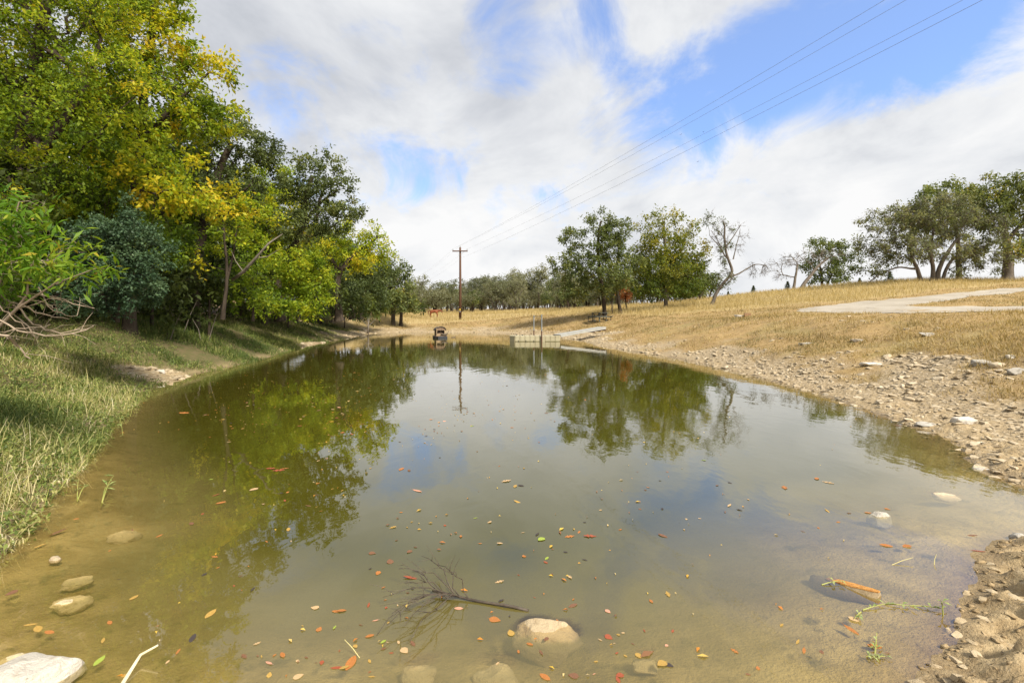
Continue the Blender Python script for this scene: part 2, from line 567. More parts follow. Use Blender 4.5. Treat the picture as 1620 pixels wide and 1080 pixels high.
def ground_material():
    m, t = new_mat('ground')
    geo = t.n('ShaderNodeNewGeometry')
    pos = geo.outputs['Position']

    def A(n):
        return t.n('ShaderNodeAttribute', attribute_name=n).outputs['Fac']
    n1 = t.noise(pos, .6, 6, .6)
    n2 = t.noise(pos, 5, 6, .65)
    n3 = t.noise(pos, 28, 5, .65)
    lawn = t.mix(t.smooth(n2, .3, .7), (.37, .25, .105), (.25, .165, .07))
    lawn = t.mix(t.math('MULTIPLY', t.smooth(n1, .48, .72), .65), lawn, (.23, .20, .075))
    lawn = t.mix(t.math('MULTIPLY', t.smooth(n3, .48, .7), .55), lawn, (.42, .31, .15))
    lawn = t.mix(t.math('MULTIPLY', t.smooth(t.noise(pos, 1.9, 5, .7), .5, .66), .6), lawn, (.185, .125, .06))
    tall = t.mix(n2, (.42, .32, .15), (.32, .235, .11))
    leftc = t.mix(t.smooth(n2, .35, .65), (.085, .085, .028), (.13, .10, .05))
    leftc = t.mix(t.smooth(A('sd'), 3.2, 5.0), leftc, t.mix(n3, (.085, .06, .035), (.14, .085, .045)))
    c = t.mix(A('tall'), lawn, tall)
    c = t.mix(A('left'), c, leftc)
    # rubble limestone, with chips of pale stone over sandy dirt
    vo = t.n('ShaderNodeTexVoronoi', feature='F1')
    vo.inputs['Scale'].default_value = 17
    vo.inputs['Randomness'].default_value = 1
    t.set(vo, 'Vector', t.mix(.12, pos, t.noise(pos, 8, 3, .5, out='Color')))
    hsv = t.n('ShaderNodeSeparateColor', ins={0: vo.outputs['Color']})
    chip = t.mix(hsv.outputs[0], (.38, .30, .195), (.45, .37, .26))
    dirt = t.mix(n3, (.27, .20, .115), (.345, .268, .165))
    rock = t.mix(t.smooth(vo.outputs['Distance'], .55, .38), dirt, t.mix(t.smooth(hsv.outputs[1], .35, .5), dirt, chip))
    c = t.mix(A('rock'), c, rock)
    mudc = t.mix(t.smooth(t.noise(pos, 9, 7, .7), .32, .66), (.44, .335, .19), (.28, .20, .105))
    mudc = t.mix(t.smooth(n3, .56, .72), mudc, (.47, .37, .235))
    c = t.mix(t.math('MULTIPLY', A('mud'), t.smooth(t.math('SUBTRACT', n2, t.math('MULTIPLY', A('rock'), .12)), .2, .45)), c, mudc)
    # wet rim and silt-covered pond bed
    wet = t.smooth(t.math('ADD', A('sd'), t.math('MULTIPLY', n2, .25)), .27, .12)
    bed = t.mix(t.smooth(t.noise(pos, 2.6, 5, .6, .6), .36, .66), (.46, .365, .175), (.29, .225, .09))
    bed = t.mix(t.smooth(t.noise(pos, 7, 5, .65), .54, .72), bed, (.17, .145, .06))
    c = t.mix(t.math('MULTIPLY', wet, .6), c, t.mix(1.0, c, (.45, .42, .38), 'MULTIPLY'))
    c = t.mix(t.smooth(A('sd'), .0, -.3), c, bed)
    hgt = t.math('ADD', t.math('MULTIPLY', n3, .6), t.math('ADD', t.math('MULTIPLY', t.noise(pos, 70, 4, .6), .35), t.math('MULTIPLY', vo.outputs['Distance'], t.math('MULTIPLY', A('rock'), -.8))))
    bn = t.n('ShaderNodeBump', ins={'Strength': .75, 'Distance': .035, 'Height': hgt})
    rg = t.n('ShaderNodeMapRange', ins={0: wet, 3: .92, 4: .6})
    p = t.n('ShaderNodeBsdfPrincipled', ins={'Base Color': c, 'Roughness': rg.outputs[0], 'Specular IOR Level': .25, 'Normal': bn.outputs[0]})
    t.n('ShaderNodeOutputMaterial', ins={0: p.outputs[0]})
    return m


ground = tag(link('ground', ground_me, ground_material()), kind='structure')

# ------------------------------------------------------------------ pond water
wx = lines((-14, -3.6, .25), (-3.6, 2, .035), (2, 5, .08), (5, 7.2, .12))
wy = lines((1.0, 1.8, .08), (1.8, 3.5, .035), (3.5, 4.5, .08), (4.5, 12, .2), (12, 51, .5))
WX, WY = np.meshgrid(wx, wy)
wsd = shore_sd(WX.ravel(), WY.ravel())
nwx, nwy = len(wx), len(wy)
wi = (np.arange(nwy - 1)[:, None] * nwx + np.arange(nwx - 1)[None]).ravel()
wq = np.stack([wi, wi + 1, wi + nwx + 1, wi + nwx], -1)
wq = wq[(wsd[wq] < .5).any(1)]
used = np.unique(wq)
remap = np.full(nwx * nwy, -1)
remap[used] = np.arange(len(used))
water_me = mk_mesh('pond_water', np.stack([WX.ravel(), WY.ravel(), np.zeros(nwx * nwy)], -1)[used], [remap[wq]], smooth=True)
wdepth = np.maximum(-ground_h(WX.ravel()[used], WY.ravel()[used], wsd[used]), 0)
water_me.attributes.new('depth', 'FLOAT', 'POINT').data.foreach_set('value', wdepth.astype(np.float32))


def water_material():
    m, t = new_mat('pond_water')
    pos = t.n('ShaderNodeNewGeometry').outputs['Position']
    dep = t.n('ShaderNodeAttribute', attribute_name='depth').outputs['Fac']
    # turbid water: what lies deeper is hidden by suspended silt
    cl = t.noise(pos, 1.1, 5, .6, .5)
    k = t.math('MULTIPLY', t.math('POWER', t.math('MULTIPLY', dep, t.math('MULTIPLY', t.math('ADD', cl, .5), 8.0)), 1.3), -1.0)
    opac = t.math('SUBTRACT', 1.0, t.math('EXPONENT', k), clamp=True)
    n1 = t.noise(pos, .45, 4, .55)
    silt = t.mix(t.smooth(n1, .3, .7), (.062, .055, .007), (.056, .052, .006))
    silt = t.mix(t.smooth(dep, .34, .03), silt, (.17, .14, .045))
    murk = t.n('ShaderNodeBsdfDiffuse', ins={0: silt})
    clear = t.n('ShaderNodeBsdfTransparent', ins={0: (.93, .88, .72)})
    body = t.n('ShaderNodeMixShader', ins={0: opac, 1: clear.outputs[0], 2: murk.outputs[0]})
    wv = t.vmath('MULTIPLY', pos, (1.0, .55, 1.0))
    patch = t.smooth(t.noise(pos, .16, 3, .5), .42, .62)
    hgt = t.math('ADD', t.math('MULTIPLY', t.noise(wv, 2.2, 3, .5, .4), .6), t.math('MULTIPLY', t.math('MULTIPLY', t.noise(wv, 11, 3, .55), .16), t.math('ADD', patch, .25)))
    bn = t.n('ShaderNodeBump', ins={'Strength': .11, 'Distance': .05, 'Height': hgt})
    gl = t.n('ShaderNodeBsdfGlossy', ins={'Color': (1, 1, 1), 'Roughness': .015, 'Normal': bn.outputs[0]})
    # Schlick's Fresnel term, the same from above and from below (light reaching the bed crosses the sheet unrefracted)
    cosi = t.math('ABSOLUTE', t.vmath('DOT_PRODUCT', bn.outputs[0], t.n('ShaderNodeNewGeometry').outputs['Incoming']))
    fr = t.math('MULTIPLY_ADD', t.math('POWER', t.math('SUBTRACT', 1.0, cosi, clamp=True), 3.8), .95)
    fr.node.inputs[2].default_value = .045
    mx = t.n('ShaderNodeMixShader', ins={0: fr, 1: body.outputs[0], 2: gl.outputs[0]})
    t.n('ShaderNodeOutputMaterial', ins={0: mx.outputs[0]})
    return m


tag(link('pond_water', water_me, water_material()), kind='structure')

# ------------------------------------------------------------------ gravel drive with its fork
def strip(name, edge_a, edge_b, lift, mat, n=240, m=12):
    A = np.array([on_ground(*p)[:2] for p in edge_a])
    B = np.array([on_ground(*p)[:2] for p in edge_b])

    def res(Q):
        s = np.concatenate([[0], np.cumsum(np.linalg.norm(np.diff(Q, axis=0), axis=1))])
        u = np.linspace(0, s[-1], n)
        return np.stack([np.interp(u, s, Q[:, 0]), np.interp(u, s, Q[:, 1])], -1)
    A, B = res(A), res(B)
    t = np.linspace(0, 1, m)[None, :, None]
    Pm = A[:, None] * (1 - t) + B[:, None] * t
    wob = np.stack([fbm(Pm[..., 0] * 1.4, Pm[..., 1] * 1.4, 4, 3), fbm(Pm[..., 0] * 1.4, Pm[..., 1] * 1.4, 4, 8)], -1) * .3
    Pm = Pm + wob
    z = H(Pm[..., 0].ravel(), Pm[..., 1].ravel()) + lift
    V = np.concatenate([Pm.reshape(-1, 2), z[:, None]], 1)
    i = (np.arange(n - 1)[:, None] * m + np.arange(m - 1)[None]).ravel()
    me = mk_mesh(name, V, [np.stack([i, i + 1, i + m + 1, i + m], -1)], smooth=True)
    return tag(link(name, me, mat), kind='structure')


M_gravel = simple('crushed_limestone', (.385, .345, .285), (.30, .26, .205), .55, .95, .8, detail=10, bscale=30)
strip('driveway', [(1258, 489.5), (1330, 481), (1400, 474.5), (1480, 466.5), (1560, 459), (1660, 450.5)], [(1268, 493), (1345, 492), (1425, 485), (1500, 475.5), (1575, 466), (1660, 458)], .010, M_gravel)
strip('driveway_fork', [(1270, 491.5), (1340, 489), (1420, 484.5), (1490, 486), (1560, 485.5), (1660, 484)], [(1264, 494), (1330, 496.3), (1400, 496), (1490, 495), (1560, 493.8), (1660, 492.5)], .016, M_gravel)

# ------------------------------------------------------------------ trees and shrubs
def bark(name, c1, c2):
    return simple(name, c1, c2, 6, .95, .9, stretch=(1, 1, .25), bscale=20, spec=.1)


M_bark = bark('bark_dark', (.075, .058, .043), (.034, .026, .02))
M_bark_grey = bark('bark_grey', (.17, .145, .12), (.09, .075, .06))
M_bark_dead = bark('bark_bleached', (.21, .18, .15), (.12, .10, .08))
M_twig = simple('twig_brown', (.20, .15, .11), (.30, .24, .18), 10, .9)
GREEN = [(0, (.014, .026, .008)), (.3, (.035, .062, .013)), (.55, (.085, .135, .017)), (.8, (.20, .24, .022)), (1, (.34, .27, .022))]
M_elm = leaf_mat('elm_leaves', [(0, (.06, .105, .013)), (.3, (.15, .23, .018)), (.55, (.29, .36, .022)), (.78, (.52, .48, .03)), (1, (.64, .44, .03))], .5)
M_gold = leaf_mat('yellow_elm_leaves', [(0, (.05, .08, .01)), (.35, (.17, .22, .016)), (.6, (.36, .36, .022)), (1, (.58, .38, .025))], .45)
M_oak = leaf_mat('live_oak_leaves', [(0, (.045, .065, .024)), (.35, (.105, .138, .048)), (.65, (.175, .205, .066)), (.85, (.28, .28, .065)), (1, (.36, .26, .05))], .45)
M_juniper = leaf_mat('blue_green_leaves', [(0, (.02, .045, .026)), (.5, (.06, .108, .05)), (.85, (.11, .165, .075)), (1, (.2, .2, .03))], .25)
M_willow = leaf_mat('long_bright_leaves', [(0, (.045, .11, .01)), (.5, (.11, .22, .014)), (.85, (.26, .33, .025)), (1, (.36, .27, .03))], .42)
M_greyoak = leaf_mat('grey_green_leaves', [(0, (.10, .115, .062)), (.4, (.20, .21, .125)), (.7, (.28, .28, .18)), (1, (.34, .325, .23))], .45, vary=.5)
M_rust = leaf_mat('rust_leaves', [(0, (.20, .07, .02)), (1, (.42, .16, .05))], .35)
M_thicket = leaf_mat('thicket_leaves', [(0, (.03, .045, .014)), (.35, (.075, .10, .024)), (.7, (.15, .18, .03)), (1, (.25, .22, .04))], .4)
M_olive = leaf_mat('olive_elm_leaves', [(0, (.045, .075, .014)), (.3, (.10, .145, .022)), (.55, (.19, .21, .032)), (.8, (.36, .32, .04)), (1, (.45, .32, .04))], .45)
M_dusty = leaf_mat('dusty_oak_leaves', [(0, (.07, .085, .04)), (.35, (.145, .165, .08)), (.65, (.215, .23, .115)), (.85, (.30, .29, .13)), (1, (.34, .27, .10))], .42)
M_cedar = leaf_mat('cedar_leaves', [(0, (.06, .085, .055)), (1, (.14, .18, .12))], .3)


def leaves_arrays(rng, C, rad, tone, n_tw, n_lf, size, aspect, outward, flat=.75, droop=.1, up_bias=.6, tone_var=.10, cl_var=.10):
    """leaves on short twigs round cluster centres C"""
    N = len(C)
    T = N * n_tw
    ci = np.repeat(np.arange(N), n_tw)
    d = rng.normal(size=(T, 3)) + outward[ci] * .8
    d[:, 2] = d[:, 2] * flat + .15
    d /= np.linalg.norm(d, axis=1, keepdims=True)
    L = rad[ci] * rng.uniform(.45, 1.15, T)
    tw0 = C[ci] + rng.normal(size=(T, 3)) * (rad[ci] * .18)[:, None]
    li = np.repeat(np.arange(T), n_lf)
    M = len(li)
    t = rng.uniform(.1, 1.05, M)
    pos = tw0[li] + d[li] * (L[li] * t)[:, None]
    pos[:, 2] -= droop * (L[li] * t) ** 2
    pos += rng.normal(size=(M, 3)) * size * .55
    s = size * rng.uniform(.65, 1.3, M)
    ld = d[li] * .5 + rng.normal(size=(M, 3)) * .7
    ld[:, 2] -= .25
    ld /= np.linalg.norm(ld, axis=1, keepdims=True)
    nr = rng.normal(size=(M, 3))
    nr[:, 2] = np.abs(nr[:, 2]) + up_bias
    sd = np.cross(ld, nr)
    sd /= np.linalg.norm(sd, axis=1, keepdims=True) + 1e-9
    nm = np.cross(sd, ld)
    s1 = s[:, None]
    v0 = pos
    v1 = pos + ld * s1 * .45 + sd * s1 * aspect * .5 + nm * s1 * .08
    v2 = pos + ld * s1
    v3 = pos + ld * s1 * .45 - sd * s1 * aspect * .5 + nm * s1 * .08
    V = np.stack([v0, v1, v2, v3], 1).reshape(-1, 3)
    Q = np.arange(M * 4).reshape(-1, 4)
    cv = tone + rng.normal(size=N) * cl_var
    tint = np.clip(cv[ci][li] + rng.normal(size=M) * tone_var, 0, 1)
    ends = tw0 + d * L[:, None]
    ends[:, 2] -= droop * L ** 2
    return V, Q, tint, (tw0, ends)


def twig_arrays(A, B, r):
    """thin three-sided spikes from A to B"""
    d = B - A
    L = np.linalg.norm(d, axis=1, keepdims=True) + 1e-9
    d = d / L
    ref = np.where(np.abs(d[:, 2:3]) < .8, np.array([[0, 0, 1.0]]), np.array([[1.0, 0, 0]]))
    s = np.cross(d, ref)
    s /= np.linalg.norm(s, axis=1, keepdims=True)
    u = np.cross(d, s)
    r = np.broadcast_to(np.asarray(r, float), (len(A),))[:, None]
    V = np.stack([A + s * r, A - s * r * .5 + u * r * .87, A - s * r * .5 - u * r * .87, B], 1).reshape(-1, 3)
    b = np.arange(len(A)) * 4
    Tn = np.concatenate([np.stack([b, b + 1, b + 3], -1), np.stack([b + 1, b + 2, b + 3], -1), np.stack([b + 2, b, b + 3], -1)])
    return V, Tn


def grow(rng, trunks, lobes, spacing, tip_r=.006, bend=.18, rad_scale=1.0):
    """skeleton from trunk polylines to every cluster centre; returns centres, tones, outward, tube meshes"""
    nodes, par, path = [], [], []
    runs = []
    for (pts, r0) in trunks:
        pts = np.array(pts, float)
        s = np.concatenate([[0], np.cumsum(np.linalg.norm(np.diff(pts, axis=0), axis=1))])
        k = max(4, int(s[-1] / .3))
        u = np.linspace(0, s[-1], k)
        q = np.stack([np.interp(u, s, pts[:, c]) for c in range(3)], -1)
        q[1:] += rng.normal(size=(k - 1, 3)) * .03 * min(1, s[-1] / 3)
        for _ in range(2):
            q[1:-1] = (q[:-2] + 2 * q[1:-1] + q[2:]) / 4
        run = []
        for i in range(k):
            nodes.append(q[i])
            par.append(len(nodes) - 2 if i else -1)
            path.append(u[i])
            run.append(len(nodes) - 1)
        runs.append((run, r0))
    C, tone, rads = [], [], []
    for lb in lobes:
        c, r, tn = np.array(lb[0], float), np.array(lb[1], float), lb[2]
        dens = lb[3] if len(lb) > 3 else 1.0
        vol = 4.19 * r[0] * r[1] * r[2]
        n = int(max(4, dens * vol / spacing ** 3 * 1.05))
        tries = 0
        got = 0
        while got < n and tries < n * 8:
            tries += 1
            v = rng.normal(size=3)
            v *= rng.uniform(.25, 1) ** (1 / 2.2) / np.linalg.norm(v)
            p = c + v * r * rng.uniform(.8, 1.22)
            if C and np.min(np.sum((np.array(C[-160:]) - p) ** 2, 1)) < (spacing * .62) ** 2:
                continue
            C.append(p)
            tone.append(tn)
            rads.append(spacing * rng.uniform(.5, .95))
            got += 1
    C, tone, rads = np.array(C), np.array(tone), np.array(rads)
    base_nodes = np.array(nodes)
    dist = np.min(np.linalg.norm(C[:, None] - base_nodes[None], axis=2), axis=1)
    order = np.argsort(dist)
    cap = len(nodes) + len(C) * 14 + 10
    NP = np.zeros((cap, 3))
    NP[:len(nodes)] = base_nodes
    PT = np.zeros(cap)
    PT[:len(nodes)] = path
    nn = len(nodes)
    lowest = np.percentile(base_nodes[:, 2], 25)
    branches = []
    tips = []
    for k in order:
        c = C[k]
        dv = NP[:nn] - c
        dd = np.linalg.norm(dv, axis=1)
        cost = dd + .22 * PT[:nn] + np.maximum(dv[:, 2], 0) * .7 + (NP[:nn, 2] < lowest) * 1.5
        j = int(np.argmin(cost))
        a = NP[j]
        L = dd[j]
        m = max(2, min(12, int(L / .35)))
        u = np.linspace(0, 1, m + 1)[1:, None]
        mid = (a + c) / 2 + rng.normal(size=3) * L * bend + np.array([0, 0, .12 * L])
        pts = (1 - u) ** 2 * a + 2 * u * (1 - u) * mid + u ** 2 * c
        prev = j
        run = [j]
        for i in range(m):
            NP[nn] = pts[i]
            PT[nn] = PT[prev] + L / m
            par.append(prev)
            prev = nn
            run.append(nn)
            nn += 1
        tips.append(prev)
        branches.append(run)
    cnt = np.zeros(nn)
    for tp in tips:
        cnt[tp] += 1
    for i in range(nn - 1, -1, -1):
        if par[i] >= 0:
            cnt[par[i]] += cnt[i]
    cnt = np.maximum(cnt, 1)
    rad = tip_r * cnt ** .52 * rad_scale
    Vs, Qs, off = [], [], 0
    for run, r0 in runs:
        f = np.linspace(1, .45, len(run))
        rr = np.maximum(rad[run] * .9, r0 * f)
        rr[0] *= 1.35
        if len(rr) > 2:
            rr[1] *= 1.12
        V, Q = tube_arrays(NP[run], rr, 9)
        Vs.append(V)
        Qs.append(Q + off)
        off += len(V)
    for run in branches:
        rr = rad[run].copy()
        rr[0] = min(rad[run[0]], rad[run[1]] * 1.25)
        rr[-1] *= .6
        V, Q = tube_arrays(NP[run], rr, 5)
        Vs.append(V)
        Qs.append(Q + off)
        off += len(V)
    cen = np.array([np.average(C[:, 0]), np.average(C[:, 1]), np.average(C[:, 2]) - .5])
    o = C - cen
    o /= np.linalg.norm(o, axis=1, keepdims=True) + 1e-9
    return C, tone, rads, o, Vs, Qs, off


AIRY = {40: .92, 42: 1.3, 51: .75, 52: .68, 53: .75, 54: .7, 5: .85, 3: .9, 7: .9, 1: .95, 2: .95}


def make_tree(name, label, base, trunks, lobes, spacing, leaf, mat, bark_mat, seed, n_tw=7, n_lf=9, aspect=.5, cat='tree', group=None, twig_r=.004, tip_r=.006, twig_mat=None,
              droop=.1, tone_var=.1, cl_var=.1, up_bias=.6, bare_twigs=0, flat=.75, bend=.18, parts=('trunk', 'crown')):
    """base in the world; trunks and lobes relative to it"""
    rng = np.random.default_rng(seed)
    if leaf and seed not in (1, 12):
        spacing, n_lf, leaf = spacing * .88, int(n_lf * (1.2 if seed == 2 else 1.5)), leaf * 1.3
    if seed in AIRY:
        lobes = [(l[0], l[1], l[2], l[3] * AIRY[seed]) for l in lobes]
    C, tone, rads, o, Vs, Qs, off = grow(rng, trunks, lobes, spacing, tip_r, bend)
    root = thing(name, label, cat, base, 0, group)
    Ts = []
    if leaf:
        V, Q, tint, (a, b) = leaves_arrays(rng, C, rads, tone, n_tw, n_lf, leaf, aspect, o, flat, droop, up_bias, tone_var, cl_var)
        link(parts[1], mk_mesh(parts[1], V, [Q], tint), mat, root)
        Vt, Tt = twig_arrays(a, b, twig_r)
        Ts.append(Tt + off)
        Vs.append(Vt)
        off += len(Vt)
    if bare_twigs:
        N = len(C)
        for depth in range(bare_twigs):
            pass
        A = np.repeat(C, 9, 0) + rng.normal(size=(N * 9, 3)) * .04
        d = rng.normal(size=(N * 9, 3)) + np.repeat(o, 9, 0) * .7
        d[:, 2] -= droop * 2
        B = A + d / np.linalg.norm(d, axis=1, keepdims=True) * (spacing * rng.uniform(.4, 1.2, N * 9))[:, None]
        A2 = np.repeat(A * .45 + B * .55, 3, 0)
        d2 = np.repeat(B - A, 3, 0) * .5 + rng.normal(size=(len(A2), 3)) * spacing * .22
        B2 = A2 + d2
        for a, b, r in ((A, B, twig_r), (A2, B2, twig_r * .7)):
            Vt, Tt = twig_arrays(a, b, r)
            Ts.append(Tt + off)
            Vs.append(Vt)
            off += len(Vt)
    me = mk_mesh(parts[0], np.concatenate(Vs), [np.concatenate(Qs)] + ([np.concatenate(Ts)] if Ts else []), smooth=True)
    link(parts[0], me, bark_mat, root)
    return root


def px_lobes(base, lst, depth=None):
    """lobes given by photo pixel centre, pixel radii and true depth -> relative metres"""
    out_ = []
    for it in lst:
        px, py, rx, ry, D, tn = it[:6]
        c = W(px, py, D) - base
        r = (rx / F * D, (it[7] if len(it) > 7 and it[7] else (depth or rx / F * D)), ry / F * D)
        out_.append((c, r, tn, it[6] if len(it) > 6 else 1.0))
    return out_


def gbase(px, D):
    x = (px - CX) / F * D
    return np.array([x, D, H1(x, D) - .05])


def px_trunk(base, pts, D, r, y_off=0.0):
    q = [W(a, b, D) - base + np.array([0, y_off * i / max(1, len(pts) - 1), 0]) for i, (a, b) in enumerate(pts)]
    if abs(q[0][2]) < .9:
        q[0][2] = -.12        # foot of the trunk stands in the soil
    return (q, r)


# --- the wood on the left bank
b = gbase(-20, 11)
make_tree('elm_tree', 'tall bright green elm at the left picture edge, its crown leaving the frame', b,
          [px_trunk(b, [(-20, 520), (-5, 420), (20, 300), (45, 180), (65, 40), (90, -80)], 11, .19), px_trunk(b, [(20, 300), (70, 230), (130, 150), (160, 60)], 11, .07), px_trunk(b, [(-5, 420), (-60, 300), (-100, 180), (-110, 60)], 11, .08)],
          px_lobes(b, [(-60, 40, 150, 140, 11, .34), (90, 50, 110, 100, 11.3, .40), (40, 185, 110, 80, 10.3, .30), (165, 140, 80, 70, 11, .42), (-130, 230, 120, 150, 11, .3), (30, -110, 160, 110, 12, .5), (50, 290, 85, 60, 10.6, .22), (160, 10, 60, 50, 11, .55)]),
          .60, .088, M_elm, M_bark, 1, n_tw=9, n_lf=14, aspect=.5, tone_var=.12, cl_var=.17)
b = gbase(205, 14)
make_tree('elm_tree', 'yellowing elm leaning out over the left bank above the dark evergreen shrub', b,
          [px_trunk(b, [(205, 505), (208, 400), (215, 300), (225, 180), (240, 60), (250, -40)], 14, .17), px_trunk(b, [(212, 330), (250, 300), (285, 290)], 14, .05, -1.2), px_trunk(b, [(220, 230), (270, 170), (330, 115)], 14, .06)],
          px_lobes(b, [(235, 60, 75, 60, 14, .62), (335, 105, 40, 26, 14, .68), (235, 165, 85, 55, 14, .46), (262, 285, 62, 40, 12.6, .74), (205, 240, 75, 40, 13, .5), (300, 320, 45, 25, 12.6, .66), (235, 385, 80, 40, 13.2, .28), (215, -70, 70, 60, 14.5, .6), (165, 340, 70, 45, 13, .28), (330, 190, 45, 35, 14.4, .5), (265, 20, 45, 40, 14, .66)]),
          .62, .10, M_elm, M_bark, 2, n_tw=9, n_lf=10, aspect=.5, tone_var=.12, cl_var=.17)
b = gbase(305, 18)
make_tree('live_oak', 'dark green spreading live oak behind the yellowing elm on the left bank', b,
          [px_trunk(b, [(305, 505), (308, 430), (325, 350), (345, 280), (365, 225)], 18.5, .24), px_trunk(b, [(320, 370), (360, 320), (400, 290)], 18.5, .1)],
          px_lobes(b, [(375, 228, 60, 34, 19, .32), (322, 200, 50, 38, 19, .3), (405, 280, 38, 34, 19.3, .3), (352, 315, 60, 40, 18.5, .35), (290, 285, 60, 55, 19, .28), (415, 240, 22, 20, 19, .35), (280, 230, 50, 50, 19.5, .3)]),
          .7, .095, M_oak, M_bark, 3, n_tw=9, n_lf=11, aspect=.5, flat=.5)
b = gbase(357, 16)
make_tree('elm_sapling', 'slender twin-stemmed elm with ochre leaves at the edge of the wood', b,
          [px_trunk(b, [(352, 505), (360, 450), (357, 400), (353, 340)], 16, .065), px_trunk(b, [(358, 445), (368, 410), (375, 360)], 16, .04)],
          px_lobes(b, [(350, 330, 38, 30, 16, .82), (375, 370, 30, 25, 16, .6), (325, 400, 25, 22, 16, .5, .6), (395, 335, 30, 22, 16.3, .5), (400, 400, 28, 22, 16, .55, .5)]),
          .55, .10, M_elm, M_bark, 4, n_tw=7, n_lf=8)
b = gbase(443, 24)
make_tree('live_oak', 'crooked live oak with a bent dark trunk and a tall layered crown', b,
          [px_trunk(b, [(444, 508), (440, 470), (438, 440), (448, 408), (474, 382), (481, 345), (484, 305), (495, 278)], 24, .23), px_trunk(b, [(478, 360), (505, 320), (535, 300)], 24, .09), px_trunk(b, [(476, 378), (510, 370), (535, 350)], 24, .08)],
          px_lobes(b, [(500, 263, 40, 16, 24, .42), (538, 298, 24, 15, 24, .42), (478, 312, 36, 28, 24.3, .42), (520, 345, 45, 26, 24, .42), (472, 358, 40, 22, 23.7, .45), (548, 330, 20, 16, 24, .45), (505, 300, 36, 18, 24, .4)]),
          .72, .12, M_oak, M_bark, 5, n_tw=9, n_lf=9, flat=.5, tone_var=.12)
b = gbase(418, 27)
make_tree('elm_tree', 'golden yellow elm half hidden behind the crooked live oak', b, [px_trunk(b, [(418, 505), (420, 420), (424, 330), (430, 290)], 27, .16)],
          px_lobes(b, [(428, 290, 32, 28, 27, .5), (445, 330, 36, 34, 26.5, .62), (405, 350, 38, 40, 27, .5), (455, 375, 32, 28, 27, .6), (395, 420, 40, 35, 27, .35)]),
          .8, .14, M_elm, M_bark, 6, n_tw=8, n_lf=9)
b = gbase(537, 30)
make_tree('elm_tree', 'leaning olive-green tree with dark forked limbs reaching over the pond', b,
          [px_trunk(b, [(537, 508), (534, 470), (536, 435), (528, 412), (512, 396)], 30, .25), px_trunk(b, [(534, 440), (550, 412), (575, 392), (598, 375)], 30, .15), px_trunk(b, [(536, 425), (570, 418), (600, 408)], 30, .1)],
          px_lobes(b, [(560, 368, 34, 20, 30, .5), (596, 392, 24, 20, 30, .6), (530, 395, 40, 24, 30.4, .45), (575, 410, 34, 20, 30, .55), (500, 420, 34, 26, 30.5, .5), (610, 408, 9, 14, 30, .55, .6)]),
          .85, .14, M_elm, M_bark, 7, n_tw=8, n_lf=9, cl_var=.12)
b = gbase(565, 38)
make_tree('live_oak', 'dense dark oak low over the water beyond the leaning tree', b, [px_trunk(b, [(558, 505), (556, 470), (562, 440)], 38, .25), px_trunk(b, [(570, 505), (572, 470), (590, 445)], 38, .2)],
          px_lobes(b, [(555, 440, 36, 30, 38, .36), (592, 432, 26, 24, 38, .4), (575, 462, 30, 16, 37, .3), (540, 470, 28, 18, 37.5, .3), (605, 455, 16, 16, 38.5, .4)]),
            .88, .17, M_oak, M_bark, 8, n_tw=8, n_lf=8, tone_var=.1)
b = gbase(628, 52)
make_tree('live_oak', 'last dark green tree of the left wood with a yellow-tipped low edge', b, [px_trunk(b, [(622, 506), (622, 480), (618, 455)], 52, .25), px_trunk(b, [(634, 506), (636, 480), (640, 455)], 52, .2)],
          px_lobes(b, [(610, 440, 26, 22, 52, .42), (638, 436, 16, 18, 52, .38), (647, 462, 12, 14, 51, .6), (622, 470, 22, 16, 50.5, .55), (640, 482, 18, 10, 50.5, .5), (600, 482, 22, 10, 50, .45), (600, 455, 18, 22, 53, .3)]),
          1.0, .21, M_oak, M_bark, 9, n_tw=8, n_lf=8, tone_var=.14)

# undergrowth
b = gbase(185, 9)
make_tree('evergreen_shrub', 'rounded blue-green evergreen shrub at the top of the left bank', b, [px_trunk(b, [(185, 510), (188, 450), (190, 390)], 9, .03), px_trunk(b, [(180, 505), (150, 450), (140, 400)], 9, .02)],
          px_lobes(b, [(185, 385, 60, 42, 9, .5), (150, 400, 45, 50, 9.1, .48), (215, 440, 48, 42, 8.9, .5), (165, 455, 60, 38, 8.9, .42), (215, 385, 40, 30, 9, .55), (200, 340, 18, 20, 9, .6, .5)]),
          .30, .042, M_juniper, M_bark, 11, n_tw=8, n_lf=12, aspect=.55, twig_r=.002, tip_r=.003, cat='shrub', parts=('stem', 'foliage'), cl_var=.12)
b = gbase(-30, 4.6)
make_tree('willow_leaf_shrub', 'bright green shrub with long drooping leaves at the left picture edge', b,
          [px_trunk(b, [(-30, 560), (-10, 450), (20, 380), (35, 320)], 4.5, .012), px_trunk(b, [(-25, 540), (40, 460), (100, 420), (150, 425)], 4.5, .009), px_trunk(b, [(-25, 540), (-60, 400), (-70, 300)], 4.5, .012)],
          px_lobes(b, [(30, 345, 30, 30, 4.5, .5), (10, 390, 50, 35, 4.4, .5), (60, 430, 45, 22, 4.4, .58), (120, 425, 40, 16, 4.4, .68, .8), (-60, 360, 70, 70, 4.6, .45), (-30, 440, 70, 40, 4.6, .5), (90, 400, 26, 14, 4.5, .6, .6)], depth=.3),
          .17, .115, M_willow, M_twig, 12, n_tw=4, n_lf=6, aspect=.22, twig_r=.002, tip_r=.0025, cat='shrub', parts=('stem', 'foliage'), droop=.6, tone_var=.16, cl_var=.1)
b = gbase(470, 22)
